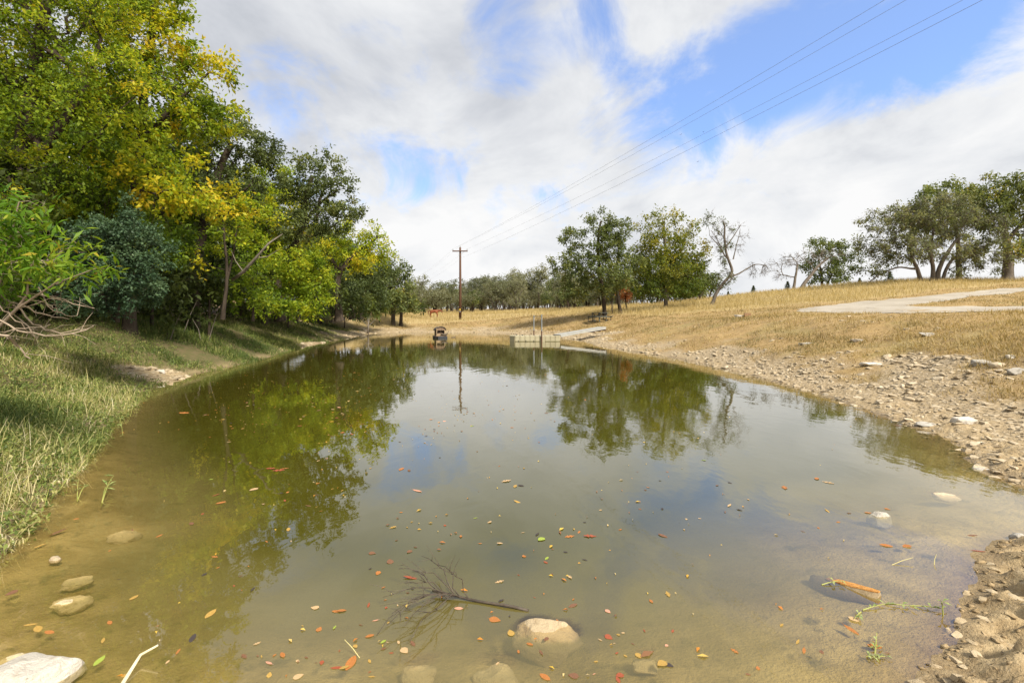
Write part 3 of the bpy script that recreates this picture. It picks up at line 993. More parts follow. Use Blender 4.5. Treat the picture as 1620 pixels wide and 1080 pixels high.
make_tree('leafy_shrub', 'yellow-green leafy shrub under the crooked oak', b, [px_trunk(b, [(470, 508), (472, 460), (470, 420)], 22, .05)],
          px_lobes(b, [(472, 430, 36, 34, 22, .52), (440, 470, 30, 26, 22, .42), (492, 475, 28, 24, 22, .45), (465, 485, 34, 16, 21.5, .4), (505, 435, 22, 24, 22.5, .45)]),
          .6, .11, M_elm, M_bark, 13, n_tw=8, n_lf=9, cat='shrub', parts=('stem', 'foliage'))
b = gbase(400, 18)
make_tree('leafy_shrub', 'olive undergrowth shrub beside the slender twin-stemmed elm', b, [px_trunk(b, [(400, 508), (402, 470), (400, 440)], 18, .05)],
          px_lobes(b, [(395, 465, 36, 26, 18, .34), (425, 480, 24, 18, 17.6, .36), (375, 440, 26, 24, 18.5, .3), (410, 435, 26, 20, 18, .4)]),
          .55, .09, M_elm, M_bark, 14, n_tw=7, n_lf=8, cat='shrub', parts=('stem', 'foliage'))
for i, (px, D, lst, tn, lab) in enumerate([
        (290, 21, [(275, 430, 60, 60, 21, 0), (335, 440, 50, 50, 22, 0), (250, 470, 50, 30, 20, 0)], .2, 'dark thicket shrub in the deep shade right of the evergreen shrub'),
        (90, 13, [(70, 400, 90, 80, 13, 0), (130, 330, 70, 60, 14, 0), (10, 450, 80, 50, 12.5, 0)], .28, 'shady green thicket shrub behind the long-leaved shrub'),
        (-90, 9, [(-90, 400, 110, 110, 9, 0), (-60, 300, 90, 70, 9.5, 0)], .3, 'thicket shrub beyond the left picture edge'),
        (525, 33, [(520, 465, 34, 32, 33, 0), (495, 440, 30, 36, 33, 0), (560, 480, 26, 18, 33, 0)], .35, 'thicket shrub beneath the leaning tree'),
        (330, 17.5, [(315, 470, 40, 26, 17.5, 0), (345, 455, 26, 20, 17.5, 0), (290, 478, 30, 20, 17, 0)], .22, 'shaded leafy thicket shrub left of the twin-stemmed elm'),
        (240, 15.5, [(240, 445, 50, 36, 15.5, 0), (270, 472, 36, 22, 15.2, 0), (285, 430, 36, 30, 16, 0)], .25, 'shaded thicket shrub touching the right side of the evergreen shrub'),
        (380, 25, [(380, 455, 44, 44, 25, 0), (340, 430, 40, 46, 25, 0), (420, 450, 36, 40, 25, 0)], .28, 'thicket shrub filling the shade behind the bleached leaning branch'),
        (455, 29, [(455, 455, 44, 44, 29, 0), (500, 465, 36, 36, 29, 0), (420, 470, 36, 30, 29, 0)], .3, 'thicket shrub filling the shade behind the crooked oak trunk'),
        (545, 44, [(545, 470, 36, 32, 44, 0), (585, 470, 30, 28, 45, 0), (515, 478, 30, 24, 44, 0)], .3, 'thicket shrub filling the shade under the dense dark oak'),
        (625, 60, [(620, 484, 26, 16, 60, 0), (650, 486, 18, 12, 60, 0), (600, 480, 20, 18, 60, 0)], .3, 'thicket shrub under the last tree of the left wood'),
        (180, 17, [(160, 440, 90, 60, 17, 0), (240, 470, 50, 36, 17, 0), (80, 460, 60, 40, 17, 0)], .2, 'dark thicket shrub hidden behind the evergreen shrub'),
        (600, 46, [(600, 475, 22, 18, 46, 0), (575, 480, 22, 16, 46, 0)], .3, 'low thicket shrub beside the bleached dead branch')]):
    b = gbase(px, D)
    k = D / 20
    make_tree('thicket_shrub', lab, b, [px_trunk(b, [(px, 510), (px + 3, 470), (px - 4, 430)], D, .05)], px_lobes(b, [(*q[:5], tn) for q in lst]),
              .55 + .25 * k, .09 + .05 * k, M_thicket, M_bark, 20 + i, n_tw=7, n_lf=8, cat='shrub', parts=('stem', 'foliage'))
for i, (px, D, lst, tn, lab, mt) in enumerate([
        (110, 20, [(90, 250, 120, 110, 20, 0), (220, 360, 90, 70, 20, 0), (130, 380, 110, 80, 20, 0), (240, 280, 80, 80, 20.5, 0)], .3, 'shaded elm deep in the wood behind the leftmost trees', M_elm),
        (380, 31, [(375, 340, 60, 60, 31, 0), (400, 410, 60, 50, 31, 0), (320, 400, 70, 70, 30, 0)], .32, 'shaded oak deep in the wood behind the twin-stemmed elm', M_oak),
        (505, 42, [(500, 400, 50, 40, 42, 0), (520, 450, 50, 35, 42, 0), (565, 420, 30, 30, 43, 0)], .35, 'oak in the back row of the wood behind the leaning tree', M_oak),
        (-120, 15, [(-140, 200, 130, 170, 15, 0), (-60, 330, 100, 90, 15, 0)], .3, 'elm of the wood standing beyond the left picture edge', M_elm)]):
    b = gbase(px, D)
    make_tree('elm_tree' if mt is M_elm else 'live_oak', lab, b, [px_trunk(b, [(px, 510), (px + 5, 440), (px - 4, 340), (px + 10, 280)], D, .2)], px_lobes(b, [(*q[:5], tn) for q in lst]),
              1.0, .15 + .002 * D, mt, M_bark, 30 + i, n_tw=8, n_lf=8)

# --- trees round the picnic table
b = gbase(966, 44)
make_tree('elm_tree', 'dark green elm with two trunks standing over the picnic table', b,
          [px_trunk(b, [(957, 500), (955, 470), (948, 430), (945, 390), (950, 350)], 44, .2), px_trunk(b, [(982, 500), (977, 465), (975, 430), (980, 380)], 44.5, .17), px_trunk(b, [(950, 450), (920, 420), (900, 400)], 44, .08)],
          px_lobes(b, [(950, 355, 24, 22, 44, .42), (908, 380, 26, 16, 44, .42), (888, 415, 20, 14, 44, .45), (925, 415, 34, 28, 44, .42), (968, 395, 26, 30, 44, .4), (955, 440, 42, 22, 43, .46), (986, 358, 10, 18, 44, .4), (912, 455, 26, 18, 44, .45), (995, 420, 18, 26, 44.5, .38), (972, 372, 22, 24, 44, .4)]),
          .95, .17, M_oak, M_bark, 40, n_tw=8, n_lf=8, tone_var=.12, cl_var=.1)
b = gbase(970, 45.5)
make_tree('elm_sapling', 'thin sapling between the two trunks over the picnic table', b, [px_trunk(b, [(969, 500), (968, 480), (972, 450)], 45.5, .07)], px_lobes(b, [(972, 440, 14, 14, 45.5, .4)]), .8, .16, M_oak, M_bark, 41)
b = gbase(1053, 47)
make_tree('elm_tree', 'yellow-green elm with a thin airy top right of the picnic table', b,
          [px_trunk(b, [(1053, 492), (1053, 460), (1055, 430), (1052, 390), (1050, 350)], 47, .2), px_trunk(b, [(1054, 440), (1075, 400), (1085, 370)], 47, .08)],
          px_lobes(b, [(1052, 352, 30, 20, 47, .50, .42), (1020, 378, 24, 22, 47, .45, .45), (1086, 370, 26, 26, 47, .5, .35), (1050, 392, 42, 24, 47, .48, .7), (1045, 425, 46, 24, 47, .38), (1085, 425, 30, 26, 47.5, .36, .8), (1035, 455, 34, 18, 46.5, .2), (1080, 455, 32, 16, 47, .22), (1010, 420, 14, 22, 47, .45), (1108, 400, 14, 22, 47, .6, .35)]),
          .95, .17, M_olive, M_bark_grey, 42, n_tw=7, n_lf=7, tone_var=.12, cl_var=.08)
b = gbase(1112, 58)
make_tree('live_oak', 'low dark oak behind the leaning half-dead tree', b, [px_trunk(b, [(1112, 490), (1108, 470), (1095, 450)], 58, .17), px_trunk(b, [(1118, 490), (1122, 470), (1128, 450)], 58, .12)],
          px_lobes(b, [(1105, 438, 22, 18, 58, .4), (1090, 452, 22, 14, 58, .36), (1128, 448, 14, 14, 58, .38)]), 1.1, .22, M_oak, M_bark, 43)
b = gbase(1127, 46)
lean = make_tree('leaning_tree', 'leaning half-dead tree with sparse leaves and one drooping side limb', b,
          [px_trunk(b, [(1125, 482), (1134, 462), (1146, 446), (1160, 432), (1156, 420), (1149, 402), (1147, 380), (1146, 352)], 46, .17), px_trunk(b, [(1152, 438), (1170, 433), (1180, 426), (1192, 418)], 46, .09), px_trunk(b, [(1150, 408), (1136, 388), (1122, 372)], 46, .06), px_trunk(b, [(1148, 392), (1160, 375), (1172, 356)], 46, .06)],
          px_lobes(b, [(1147, 362, 14, 20, 46, .4, .5), (1150, 400, 14, 22, 46, .38, .8), (1148, 440, 16, 14, 46, .4, 1.0), (1125, 350, 14, 12, 46, .45, .4)]), .8, .14, M_oak, M_bark_grey, 44, n_tw=5, n_lf=5, bare_twigs=1, twig_r=.012, tip_r=.014)
dead1 = make_tree('dead_branches', 'bare drooping twigs at the end of the leaning tree’s side limb'.replace('’', ''), W(1190, 420, 46), [([(0, 0, 0), (.3, 0, .2), (.8, 0, .15), (1.4, 0, -.1)], .05)],
          [((.5, 0, -.3), (.9, .6, .6), 0, 1.5), ((1.2, 0, -.2), (.7, .5, .5), 0, 1.5)], .6, None, None, M_bark_grey, 45, bare_twigs=1, droop=.8, twig_r=.011, tip_r=.012, cat='branch', parts=('branch', 'twig'))
dead2 = make_tree('dead_branches', 'bare upright twigs topping the leaning half-dead tree', W(1160, 400, 46), [([(0, 0, -.6), (.3, 0, .8), (.7, 0, 2.2)], .05), ([(-.8, 0, -.3), (-1.5, 0, 1.2), (-2.0, .2, 2.2)], .045)],
          [((.6, 0, 1.6), (.9, .6, 1.4), 0, .8), ((-1.6, .1, 1.2), (.9, .6, 1.3), 0, .8)], .7, None, None, M_bark_grey, 46, bare_twigs=1, droop=.0, twig_r=.011, tip_r=.012, cat='branch', parts=('branch', 'twig'))
for r_ in (dead1, dead2):        # the bare limbs belong to the leaning tree
    for ch in list(r_.children):
        ch.parent = lean
        ch.location = Vector(r_.location) - Vector(lean.location)
    bpy.data.objects.remove(r_)
b = gbase(992, 54)
make_tree('rust_shrub', 'small rust-red withered oak glowing behind the picnic table elm', b, [px_trunk(b, [(992, 496), (990, 475), (988, 455)], 54, .08)], px_lobes(b, [(987, 455, 8, 11, 54, .5), (992, 468, 6, 8, 54, .4)]), .7, .2, M_rust, M_bark, 47, cat='shrub', parts=('stem', 'foliage'))

# --- the rise on the right
b = gbase(1258, 60)
make_tree('dead_tree', 'bare dead tree with two leaning stems on the grassy rise', b, [px_trunk(b, [(1255, 462), (1258, 440), (1262, 418)], 60, .2), px_trunk(b, [(1263, 462), (1280, 438), (1295, 420), (1310, 408)], 60, .26)],
          px_lobes(b, [(1248, 415, 18, 14, 60, 0, .7), (1238, 432, 12, 10, 60, 0, .7), (1275, 408, 16, 10, 60, 0, .7), (1305, 408, 20, 10, 60, 0, .6)]), .85, None, None, M_bark_dead, 50, bare_twigs=1, twig_r=.02, tip_r=.022, parts=('trunk', 'branch'))
b = gbase(1303, 63)
make_tree('live_oak', 'compact green oak just right of the bare dead tree', b, [px_trunk(b, [(1301, 458), (1300, 435), (1295, 410)], 63, .2), px_trunk(b, [(1304, 458), (1315, 435), (1325, 415)], 63, .16)],
          px_lobes(b, [(1300, 390, 24, 13, 63, .55), (1330, 402, 22, 16, 63, .42), (1290, 420, 22, 18, 63, .42), (1325, 428, 26, 14, 63, .38), (1352, 412, 10, 14, 63, .4), (1310, 440, 20, 8, 62, .35)]), 1.15, .23, M_oak, M_bark, 51)
b = gbase(1470, 46)
make_tree('live_oak', 'broad grey-green live oak with four trunks, the largest on the rise', b,
          [px_trunk(b, [(1458, 448), (1452, 428), (1442, 408), (1440, 385)], 46, .2), px_trunk(b, [(1475, 446), (1477, 425), (1470, 395), (1478, 360)], 46, .2), px_trunk(b, [(1484, 446), (1484, 428), (1495, 405), (1520, 370)], 46, .22), px_trunk(b, [(1490, 446), (1496, 425), (1510, 405), (1545, 395)], 46, .16),
           px_trunk(b, [(1448, 425), (1420, 422), (1395, 432), (1375, 445)], 46, .09)],
          px_lobes(b, [(1392, 355, 30, 18, 46, .5), (1378, 392, 20, 22, 46, .42), (1440, 345, 40, 26, 46, .5), (1490, 345, 44, 30, 46, .45), (1540, 365, 40, 28, 46, .3), (1425, 392, 46, 22, 46, .46), (1490, 392, 44, 20, 46, .5), (1560, 405, 40, 18, 46, .4), (1400, 425, 36, 10, 46, .3, .6), (1535, 428, 40, 9, 46, .35, .5)]),
          1.05, .18, M_dusty, M_bark_grey, 52, n_tw=8, n_lf=6, twig_r=.012, bare_twigs=1, tone_var=.12, cl_var=.12)
b = gbase(1517, 60)
make_tree('live_oak', 'tall green oak whose top rises behind the broad grey-green oak', b, [px_trunk(b, [(1517, 445), (1517, 400), (1510, 340)], 60, .35)],
          px_lobes(b, [(1492, 303, 28, 14, 60, .55), (1465, 320, 22, 16, 60, .5), (1515, 325, 34, 22, 60, .5), (1480, 345, 40, 22, 60, .45)]), 1.25, .26, M_oak, M_bark, 53)
b = gbase(1596, 47)
make_tree('live_oak', 'stout-trunked oak at the right picture edge on top of the rise', b, [px_trunk(b, [(1594, 436), (1596, 405), (1592, 375), (1580, 340)], 47, .48), px_trunk(b, [(1594, 380), (1620, 350), (1650, 320)], 47, .2)],
          px_lobes(b, [(1562, 300, 30, 22, 47, .55), (1600, 308, 36, 28, 47, .52), (1640, 320, 44, 36, 47, .5), (1590, 345, 40, 18, 47, .48), (1592, 392, 28, 14, 45.5, .6), (1660, 380, 40, 30, 47, .5), (1545, 330, 24, 18, 48, .45)]), 1.1, .21, M_oak, M_bark_grey, 54, n_tw=8, n_lf=8, tone_var=.13)

# ------------------------------------------------------------------ far treeline (copies of four oaks)
def copy_tree(src, loc, rz, sc, label, group):
    r = src.copy()
    col.objects.link(r)
    r.location, r.rotation_euler, r.scale = tuple(loc), (0, 0, rz), (sc[0], sc[0], sc[1])
    tag(r, label, None, group)
    for ch in list(src.children):
        c = ch.copy()
        col.objects.link(c)
        c.parent = r
    return r


FAR_LABEL = 'grey-green live oak standing in the far treeline behind the dry field'
FAR_GROUP = 'oaks of the far treeline'
protos = []
rs = np.random.default_rng(77)
far_spots = []
for px in np.arange(632, 905, 8.5):
    far_spots.append((px + rs.uniform(-4, 4), rs.uniform(98, 128), rs.uniform(.55, 1.08) * (1 + .18 * sstep(740, 860, px))))
for px in np.arange(640, 1000, 16):
    far_spots.append((px + rs.uniform(-6, 6), rs.uniform(84, 96), rs.uniform(.4, .8)))
for px in np.arange(885, 1125, 10):
    far_spots.append((px + rs.uniform(-5, 5), rs.uniform(66, 90), rs.uniform(.55, .85)))
for px in np.arange(625, 1010, 11):
    far_spots.append((px + rs.uniform(-5, 5), rs.uniform(132, 150), rs.uniform(.75, 1.0)))
for i in range(5):
    rr = np.random.default_rng(200 + i)
    lob = [((rr.uniform(-2.2, 2.2), rr.uniform(-1.5, 1.5), rr.uniform(2.4, 6.4)), (rr.uniform(1.3, 2.2), rr.uniform(1.2, 1.9), rr.uniform(.9, 1.5)), rr.uniform(.25, .6)) for _ in range(7)]
    tr = [([(0, 0, 0), (rr.uniform(-.3, .3), 0, 1.6), (rr.uniform(-.9, .9), 0, 3.2), (rr.uniform(-1.2, 1.2), 0, 5)], .24), ([(.3, .2, 0), (.8, .2, 1.5), (1.6, 0, 3.4)], .17)]
    if i % 2:
        tr.append(([(-.4, 0, 0), (-1.0, 0, 1.7), (-1.9, .2, 3.6)], .15))
    px, D, s = far_spots[i * 7]
    b = gbase(px, D)
    t = make_tree('live_oak', FAR_LABEL, b, tr, lob, 1.3, .25, M_greyoak if i < 4 else M_oak, M_bark_grey if i % 2 else M_bark, 210 + i, n_tw=6, n_lf=5, twig_r=.02, tip_r=.02, group=FAR_GROUP, flat=.6)
    t.scale = (s, s, s)
    protos.append(t)
k = 0
for j, (px, D, s) in enumerate(far_spots):
    if j % 7 == 0 and j // 7 < 5:
        continue
    src = protos[(4 if rs.random() < .16 else int(rs.integers(0, 4)))]
    copy_tree(src, gbase(px, D) - np.array([0, 0, 1.6 * s if D > 131 else 0]), rs.uniform(0, 6.28), (s, s * rs.uniform(.9, 1.15)), FAR_LABEL, FAR_GROUP)

for j in range(16):
    px, D = rs.uniform(380, 600), rs.uniform(50, 78)
    copy_tree(protos[4 if j % 2 else 0], gbase(px, D), rs.uniform(0, 6.28), (1.0, rs.uniform(.9, 1.2)), 'shaded oak in the depth of the left wood behind the pond', 'oaks in the depth of the left wood')


def cone_cedar(seed):
    rg = np.random.default_rng(seed)
    n = 700
    t = rg.uniform(0, 1, n) ** .8
    a = rg.uniform(0, 6.28, n)
    r = (1 - t) * .75 * rg.uniform(.5, 1.1, n) * (1 + .3 * np.sin(a * 3 + t * 9))
    P = np.stack([np.cos(a) * r, np.sin(a) * r, .1 + t * 2.0], -1)
    d = np.stack([np.cos(a), np.sin(a), rg.uniform(.1, 1.0, n)], -1)
    B = P + d * .17
    s = np.stack([-np.sin(a), np.cos(a), np.zeros(n)], -1) * .07
    V = np.stack([P - s, P + s, B], 1).reshape(-1, 3)
    return mk_mesh('foliage', V, [np.arange(n * 3).reshape(-1, 3)], rg.uniform(0, 1, n))


ced = [cone_cedar(i) for i in range(3)]
stem_me = MB().tube([(0, 0, -.1), (0, 0, .9)], .05, 5).build('stem', M_bark)
bpy.data.objects.remove(stem_me)
stem_mesh = bpy.data.meshes['stem'] if 'stem' in bpy.data.meshes else None
for i, (px, D, s, lab) in enumerate([(1152, 66, .9, 'small cedar on the skyline right of the leaning tree'), (1168, 70, .8, 'tiny cedar on the skyline, second right of the leaning tree'), (1192, 67, 1.3, 'rounded cedar in the middle of the skyline gap'),
                                     (1213, 72, .9, 'small cedar left of the bare dead tree, farther one'), (1222, 70, 1.0, 'small cedar left of the bare dead tree, nearer one'), (1246, 64, 1.35, 'cedar at the foot of the bare dead tree'),
                                     (1280, 66, 1.0, 'low cedar between the dead tree and the compact oak'), (1320, 66, 1.0, 'low cedar right of the compact oak trunks'), (1360, 62, 1.25, 'bluish cedar left of the broad oak'), (1408, 58, 1.5, 'pointed cedar under the broad oak’s low limb'.replace('’s', ''))]):
    b = gbase(px, D)
    t = thing('cedar_tree', lab, 'tree', b, i * 1.3, 'young cedars along the skyline')
    t.scale = (s * .62, s * .62, s * .55)
    link('crown', ced[i % 3], M_cedar, t)
    MB().tube([(0, 0, -.1), (0, 0, 1.2)], .05, 5).build('trunk', M_bark, t)

# ------------------------------------------------------------------ grasses (nobody could count them)
ROADS = []


def in_poly(x, y, poly):
    ins = np.zeros(len(x), bool)
    for i in range(len(poly)):
        ax, ay = poly[i]
        bx, by = poly[(i + 1) % len(poly)]
        ins ^= ((ay > y) != (by > y)) & (x < (bx - ax) * (y - ay) / ((by - ay) or 1e-9) + ax)
    return ins


def off_road(x, y):
    k = np.ones(len(x), bool)
    for nm in ('driveway', 'driveway_fork'):
        me = bpy.data.objects[nm].data
        v = np.zeros(len(me.vertices) * 3)
        me.vertices.foreach_get('co', v)
        v = v.reshape(240, 12, 3)
        k &= ~in_poly(x, y, np.concatenate([v[:, 0, :2], v[::-1, -1, :2]]))
    return k


def blades(rng, P, L, wd, lean, tint, curl=.5, az=None, tri=False):
    n = len(P)
    az = rng.uniform(0, 2 * np.pi, n) if az is None else az
    d = np.stack([np.cos(az), np.sin(az), np.zeros(n)], -1)
    fa = az + np.pi / 2 + rng.normal(size=n) * .5
    s = np.stack([np.cos(fa), np.sin(fa), np.zeros(n)], -1) * (wd / 2)[:, None]
    up = np.array([[0, 0, 1.0]])
    l1 = lean[:, None]
    if tri:
        tip = P + d * (L * np.sin(lean))[:, None] + up * (L * np.cos(lean))[:, None]
        V = np.stack([P - s, P + s, tip], 1).reshape(-1, 3)
        return V, [np.arange(3 * n).reshape(-1, 3)], tint
    mid = P + (d * np.sin(l1 * (1 - curl)) + up * np.cos(l1 * (1 - curl))) * (L * .55)[:, None]
    tip = mid + (d * np.sin(l1 * (1 + curl)) + up * np.cos(l1 * (1 + curl))) * (L * .45)[:, None]
    tip[:, 2] = np.maximum(tip[:, 2], P[:, 2] + .01)
    V = np.stack([P - s, P + s, mid + s * .75, mid - s * .75, tip], 1).reshape(-1, 3)
    bb = np.arange(n) * 5
    return V, [np.stack([bb, bb + 1, bb + 2, bb + 3], -1), np.stack([bb + 3, bb + 2, bb + 4], -1)], np.concatenate([tint, tint])


M_weed = leaf_mat('weed_grass', [(0, (.075, .115, .028)), (.35, (.17, .215, .05)), (.6, (.34, .33, .11)), (.8, (.52, .45, .22)), (1, (.56, .50, .33))], .3, vary=0)
M_lawn = leaf_mat('lawn_grass', [(0, (.14, .14, .05)), (.25, (.25, .185, .08)), (.6, (.38, .28, .125)), (1, (.49, .39, .20))], .3, vary=0)
M_gold_grass = leaf_mat('golden_grass', [(0, (.26, .195, .085)), (.5, (.46, .36, .165)), (1, (.60, .50, .29))], .35, vary=0)
rg = np.random.default_rng(5)


def weeds():
    n = 235000
    y = np.exp(rg.uniform(np.log(2.6), np.log(46), n))
    sx = np.interp(y, *zip(*sorted([(p[1], p[0]) for p in shore[:14]])))
    x = sx - rg.uniform(-.25, 5.5, n) * np.clip(y / 9, .55, 1.0)
    sd = shore_sd(x, y)
    rk = rock_mask(x, y, sd)
    clump = fbm(x * .9, y * .9, 4, 91)
    keep = (sd > -.12) & (sd < 5.4) & (x < -2.2) & (rg.random(n) > rk * 1.1) & (clump + rg.normal(size=n) * .15 > -.12) & (rg.random(n) > sstep(2.2, 4.6, sd) * .82) & (x / y > -1.45)
    x, y, sd, clump = x[keep], y[keep], sd[keep], clump[keep]
    m = len(x)
    P = np.stack([x, y, H(x, y) - .01], -1)
    near = sstep(9, 4, y)
    L = (.03 + rg.gamma(2.0, .04, m)) * (1 + .9 * clump) * (1 + .25 * near)
    L = np.where(sd < .3, L * .8, L)
    wd = rg.uniform(.004, .009, m) * (1 + y / 14)
    lean = np.clip(rg.normal(.95, .42, m), .05, 1.5)
    green = fbm(x * .5, y * .5, 3, 95)
    tint = np.clip(.36 - green * .8 + rg.normal(size=m) * .23 + near * .16 - sstep(6, 14, y) * .08, 0, 1)
    return blades(rg, P, L, wd, lean, tint)


V, Pn, T = weeds()
# long dry stalks, bent and broken, among the nearer weeds
ns = 2600
sy2 = np.exp(rg.uniform(np.log(2.8), np.log(11), ns))
sx2 = np.interp(sy2, *zip(*sorted([(p[1], p[0]) for p in shore[:14]]))) - rg.uniform(-.1, 2.6, ns)
ks = (shore_sd(sx2, sy2) > -.05) & (fbm(sx2 * 1.2, sy2 * 1.2, 3, 141) > .0)
sx2, sy2 = sx2[ks], sy2[ks]
V3, P3, T3 = blades(rg, np.stack([sx2, sy2, H(sx2, sy2)], -1), rg.uniform(.18, .5, len(sx2)), rg.uniform(.004, .007, len(sx2)), np.clip(rg.normal(1.0, .35, len(sx2)), .1, 1.5), np.clip(rg.normal(.85, .12, len(sx2)), 0, 1), .3)
n3 = len(V)
V = np.concatenate([V, V3])
T = np.concatenate([T[:len(Pn[0])], T3[:len(P3[0])], T[len(Pn[0]):], T3[len(P3[0]):]])
Pn = [np.concatenate([Pn[0], P3[0] + n3]), np.concatenate([Pn[1], P3[1] + n3])]
# low broad-leaved herbs among them
nh = 9000
hy = np.exp(rg.uniform(np.log(2.8), np.log(30), nh))
hx_ = np.interp(hy, *zip(*sorted([(p[1], p[0]) for p in shore[:14]]))) - rg.uniform(-.2, 4.2, nh)
hs = shore_sd(hx_, hy)
kk = (hs > -.1) & (hs < 4.2) & (fbm(hx_ * .8, hy * .8, 3, 131) > -.05) & (rock_mask(hx_, hy, hs) < .4)
hx_, hy = hx_[kk], hy[kk]
Ch = np.stack([hx_, hy, H(hx_, hy) + .04], -1)
upv = np.tile(np.array([[0, 0, .6]]), (len(Ch), 1))
V2, Q2, T2, _ = leaves_arrays(rg, Ch, np.full(len(Ch), .10), np.full(len(Ch), .28), 3, 4, .038, .5, upv, .6, .1, .6, .12, .15)
nv = len(V)
V = np.concatenate([V, V2])
Pn = [np.concatenate([Pn[0], Q2 + nv]), Pn[1]]
nq = len(Pn[0]) - len(Q2)
T = np.concatenate([T[:nq], T2, T[nq:]])
tag(link('bank_weeds', mk_mesh('bank_weeds', V, Pn, T), M_weed), 'straggly green and straw-coloured grass and weeds covering the left bank', 'grass', kind='stuff')


def lawn(n, ya, yb):
    y = np.exp(rg.uniform(np.log(ya), np.log(yb), n))
    x = y * rg.uniform(-.35, 1.25, n)
    q = n // 5
    y[:q] = rg.uniform(34, 64, q)
    x[:q] = y[:q] * rg.uniform(-.32, .3, q)
    sd = shore_sd(x, y)
    rk = rock_mask(x, y, sd)
    cl = fbm(x * 1.3, y * 1.3, 4, 101)
    keep = (sd > .8) & (x > -14) & (rg.random(n) > rk * np.where(y > 33, .75, 1.15)) & (tall_mask(x, y) < .5) & (cl + rg.normal(size=n) * .2 > -.3) & ((y > 24) | (x > 4)) & (mud_mask(x, y, sd) < .5)
    x, y, cl, sd = x[keep], y[keep], cl[keep], sd[keep]
    k = off_road(x, y)
    x, y, cl, sd = x[k], y[k], cl[k], sd[k]
    m = len(x)
    P = np.stack([x, y, H(x, y) - .005], -1)
    L = rg.uniform(.035, .11, m) * (1.1 + 1.3 * cl) * (1 + y / 60)
    wd = rg.uniform(.006, .013, m) * (1 + y / 16)
    tint = np.clip(.5 + rg.normal(size=m) * .2 - .5 * np.clip(fbm(x * .35, y * .35, 3, 105), -.3, .6), 0, 1)
    return blades(rg, P, L, wd, rg.uniform(.2, 1.25, m), tint, tri=True)


V, Pn, T = lawn(300000, 4.5, 48)
tag(link('lawn_grass', mk_mesh('lawn_grass', V, Pn, T), M_lawn), 'short dry tan grass on the slope above the rocky bank', 'grass', kind='stuff')


def tallgrass():
    n = 230000
    y = np.exp(rg.uniform(np.log(26), np.log(115), n))
    x = y * rg.uniform(-.33, 1.2, n)
    keep = (tall_mask(x, y) + rg.normal(size=n) * .2 > .55) & (shore_sd(x, y) > 1)
    x, y = x[keep], y[keep]
    k = off_road(x, y)
    x, y = x[k], y[k]
    m = len(x)
    P = np.stack([x, y, H(x, y) - .02], -1)
    cl = fbm(x * .25, y * .25, 4, 111)
    edge = np.clip(tall_mask(x, y), .3, 1)
    L = rg.uniform(.22, .62, m) * (1 + .45 * cl) * edge
    wd = rg.uniform(.012, .03, m) * (y / 40)
    tint = np.clip(.5 + rg.normal(size=m) * .2 + cl * .25, 0, 1)
    return blades(rg, P, L, wd, np.clip(rg.normal(.28, .16, m), 0, .9), tint, tri=True)


V, Pn, T = tallgrass()
tag(link('tall_grass', mk_mesh('tall_grass', V, Pn, T), M_gold_grass), 'tall golden dry grass covering the field and the rise', 'grass', kind='stuff')

# ------------------------------------------------------------------ stones
def hull(rng, n=15, flat=.4, box=.55):
    pts = rng.normal(size=(n, 3))
    pts /= np.linalg.norm(pts, axis=1, keepdims=True)
    pts = np.sign(pts) * np.abs(pts) ** box
    pts *= np.array([.5, .38, .5 * flat]) * rng.uniform(.8, 1.1, (n, 1))
    bm = bmesh.new()
    for p in pts:
        bm.verts.new(p)
    bmesh.ops.convex_hull(bm, input=list(bm.verts))
    for v in [v for v in bm.verts if not v.link_faces]:
        bm.verts.remove(v)
    bmesh.ops.recalc_face_normals(bm, faces=list(bm.faces))
    me = bpy.data.meshes.new('stone')
    bm.to_mesh(me)
    bm.free()
    return me


def stone_mat(name, c1, c2, c3, bump=.8):
    m, t = new_mat(name)
    tcn = t.n('ShaderNodeTexCoord')
    oi = t.n('ShaderNodeObjectInfo')
    at = t.n('ShaderNodeAttribute', attribute_name='tint')
    pos = t.n('ShaderNodeNewGeometry').outputs['Position']
    rnd = t.math('FRACT', t.math('ADD', oi.outputs['Random'], at.outputs['Fac']))
    n1 = t.noise(pos, 14, 6, .65)
    c = t.mix(rnd, c1, c2)
    c = t.mix(t.smooth(n1, .5, .72), c, c3)
    bn = t.n('ShaderNodeBump', ins={'Strength': bump, 'Distance': .012, 'Height': t.noise(pos, 45, 6, .7)})
    p = t.n('ShaderNodeBsdfPrincipled', ins={'Base Color': c, 'Roughness': .92, 'Specular IOR Level': .2, 'Normal': bn.outputs[0]})
    t.n('ShaderNodeOutputMaterial', ins={0: p.outputs[0]})
    return m


M_stone = stone_mat('limestone', (.52, .435, .31), (.37, .295, .195), (.29, .225, .145))
M_stone_grey = stone_mat('grey_limestone', (.44, .41, .36), (.36, .33, .28), (.20, .17, .13))
M_stone_white = stone_mat('white_limestone', (.64, .595, .52), (.58, .53, .455), (.38, .32, .24), 1.4)
M_silty = stone_mat('silty_stone', (.58, .485, .31), (.50, .41, .245), (.40, .315, .18), 1.0)
M_mudstone = stone_mat('muddy_stone', (.46, .37, .245), (.38, .295, .18), (.32, .24, .14))
M_mudclod = stone_mat('mud_clod', (.40, .295, .165), (.27, .195, .105), (.36, .27, .16))
rh = np.random.default_rng(9)
HULLS = [hull(rh, 14 + i % 5, .26 + .06 * (i % 5)) for i in range(12)]
for me in HULLS:
    me.materials.append(M_stone)
HV = []
LOW = [hull(rh, 9, .26 + .05 * (i % 6)) for i in range(12)]
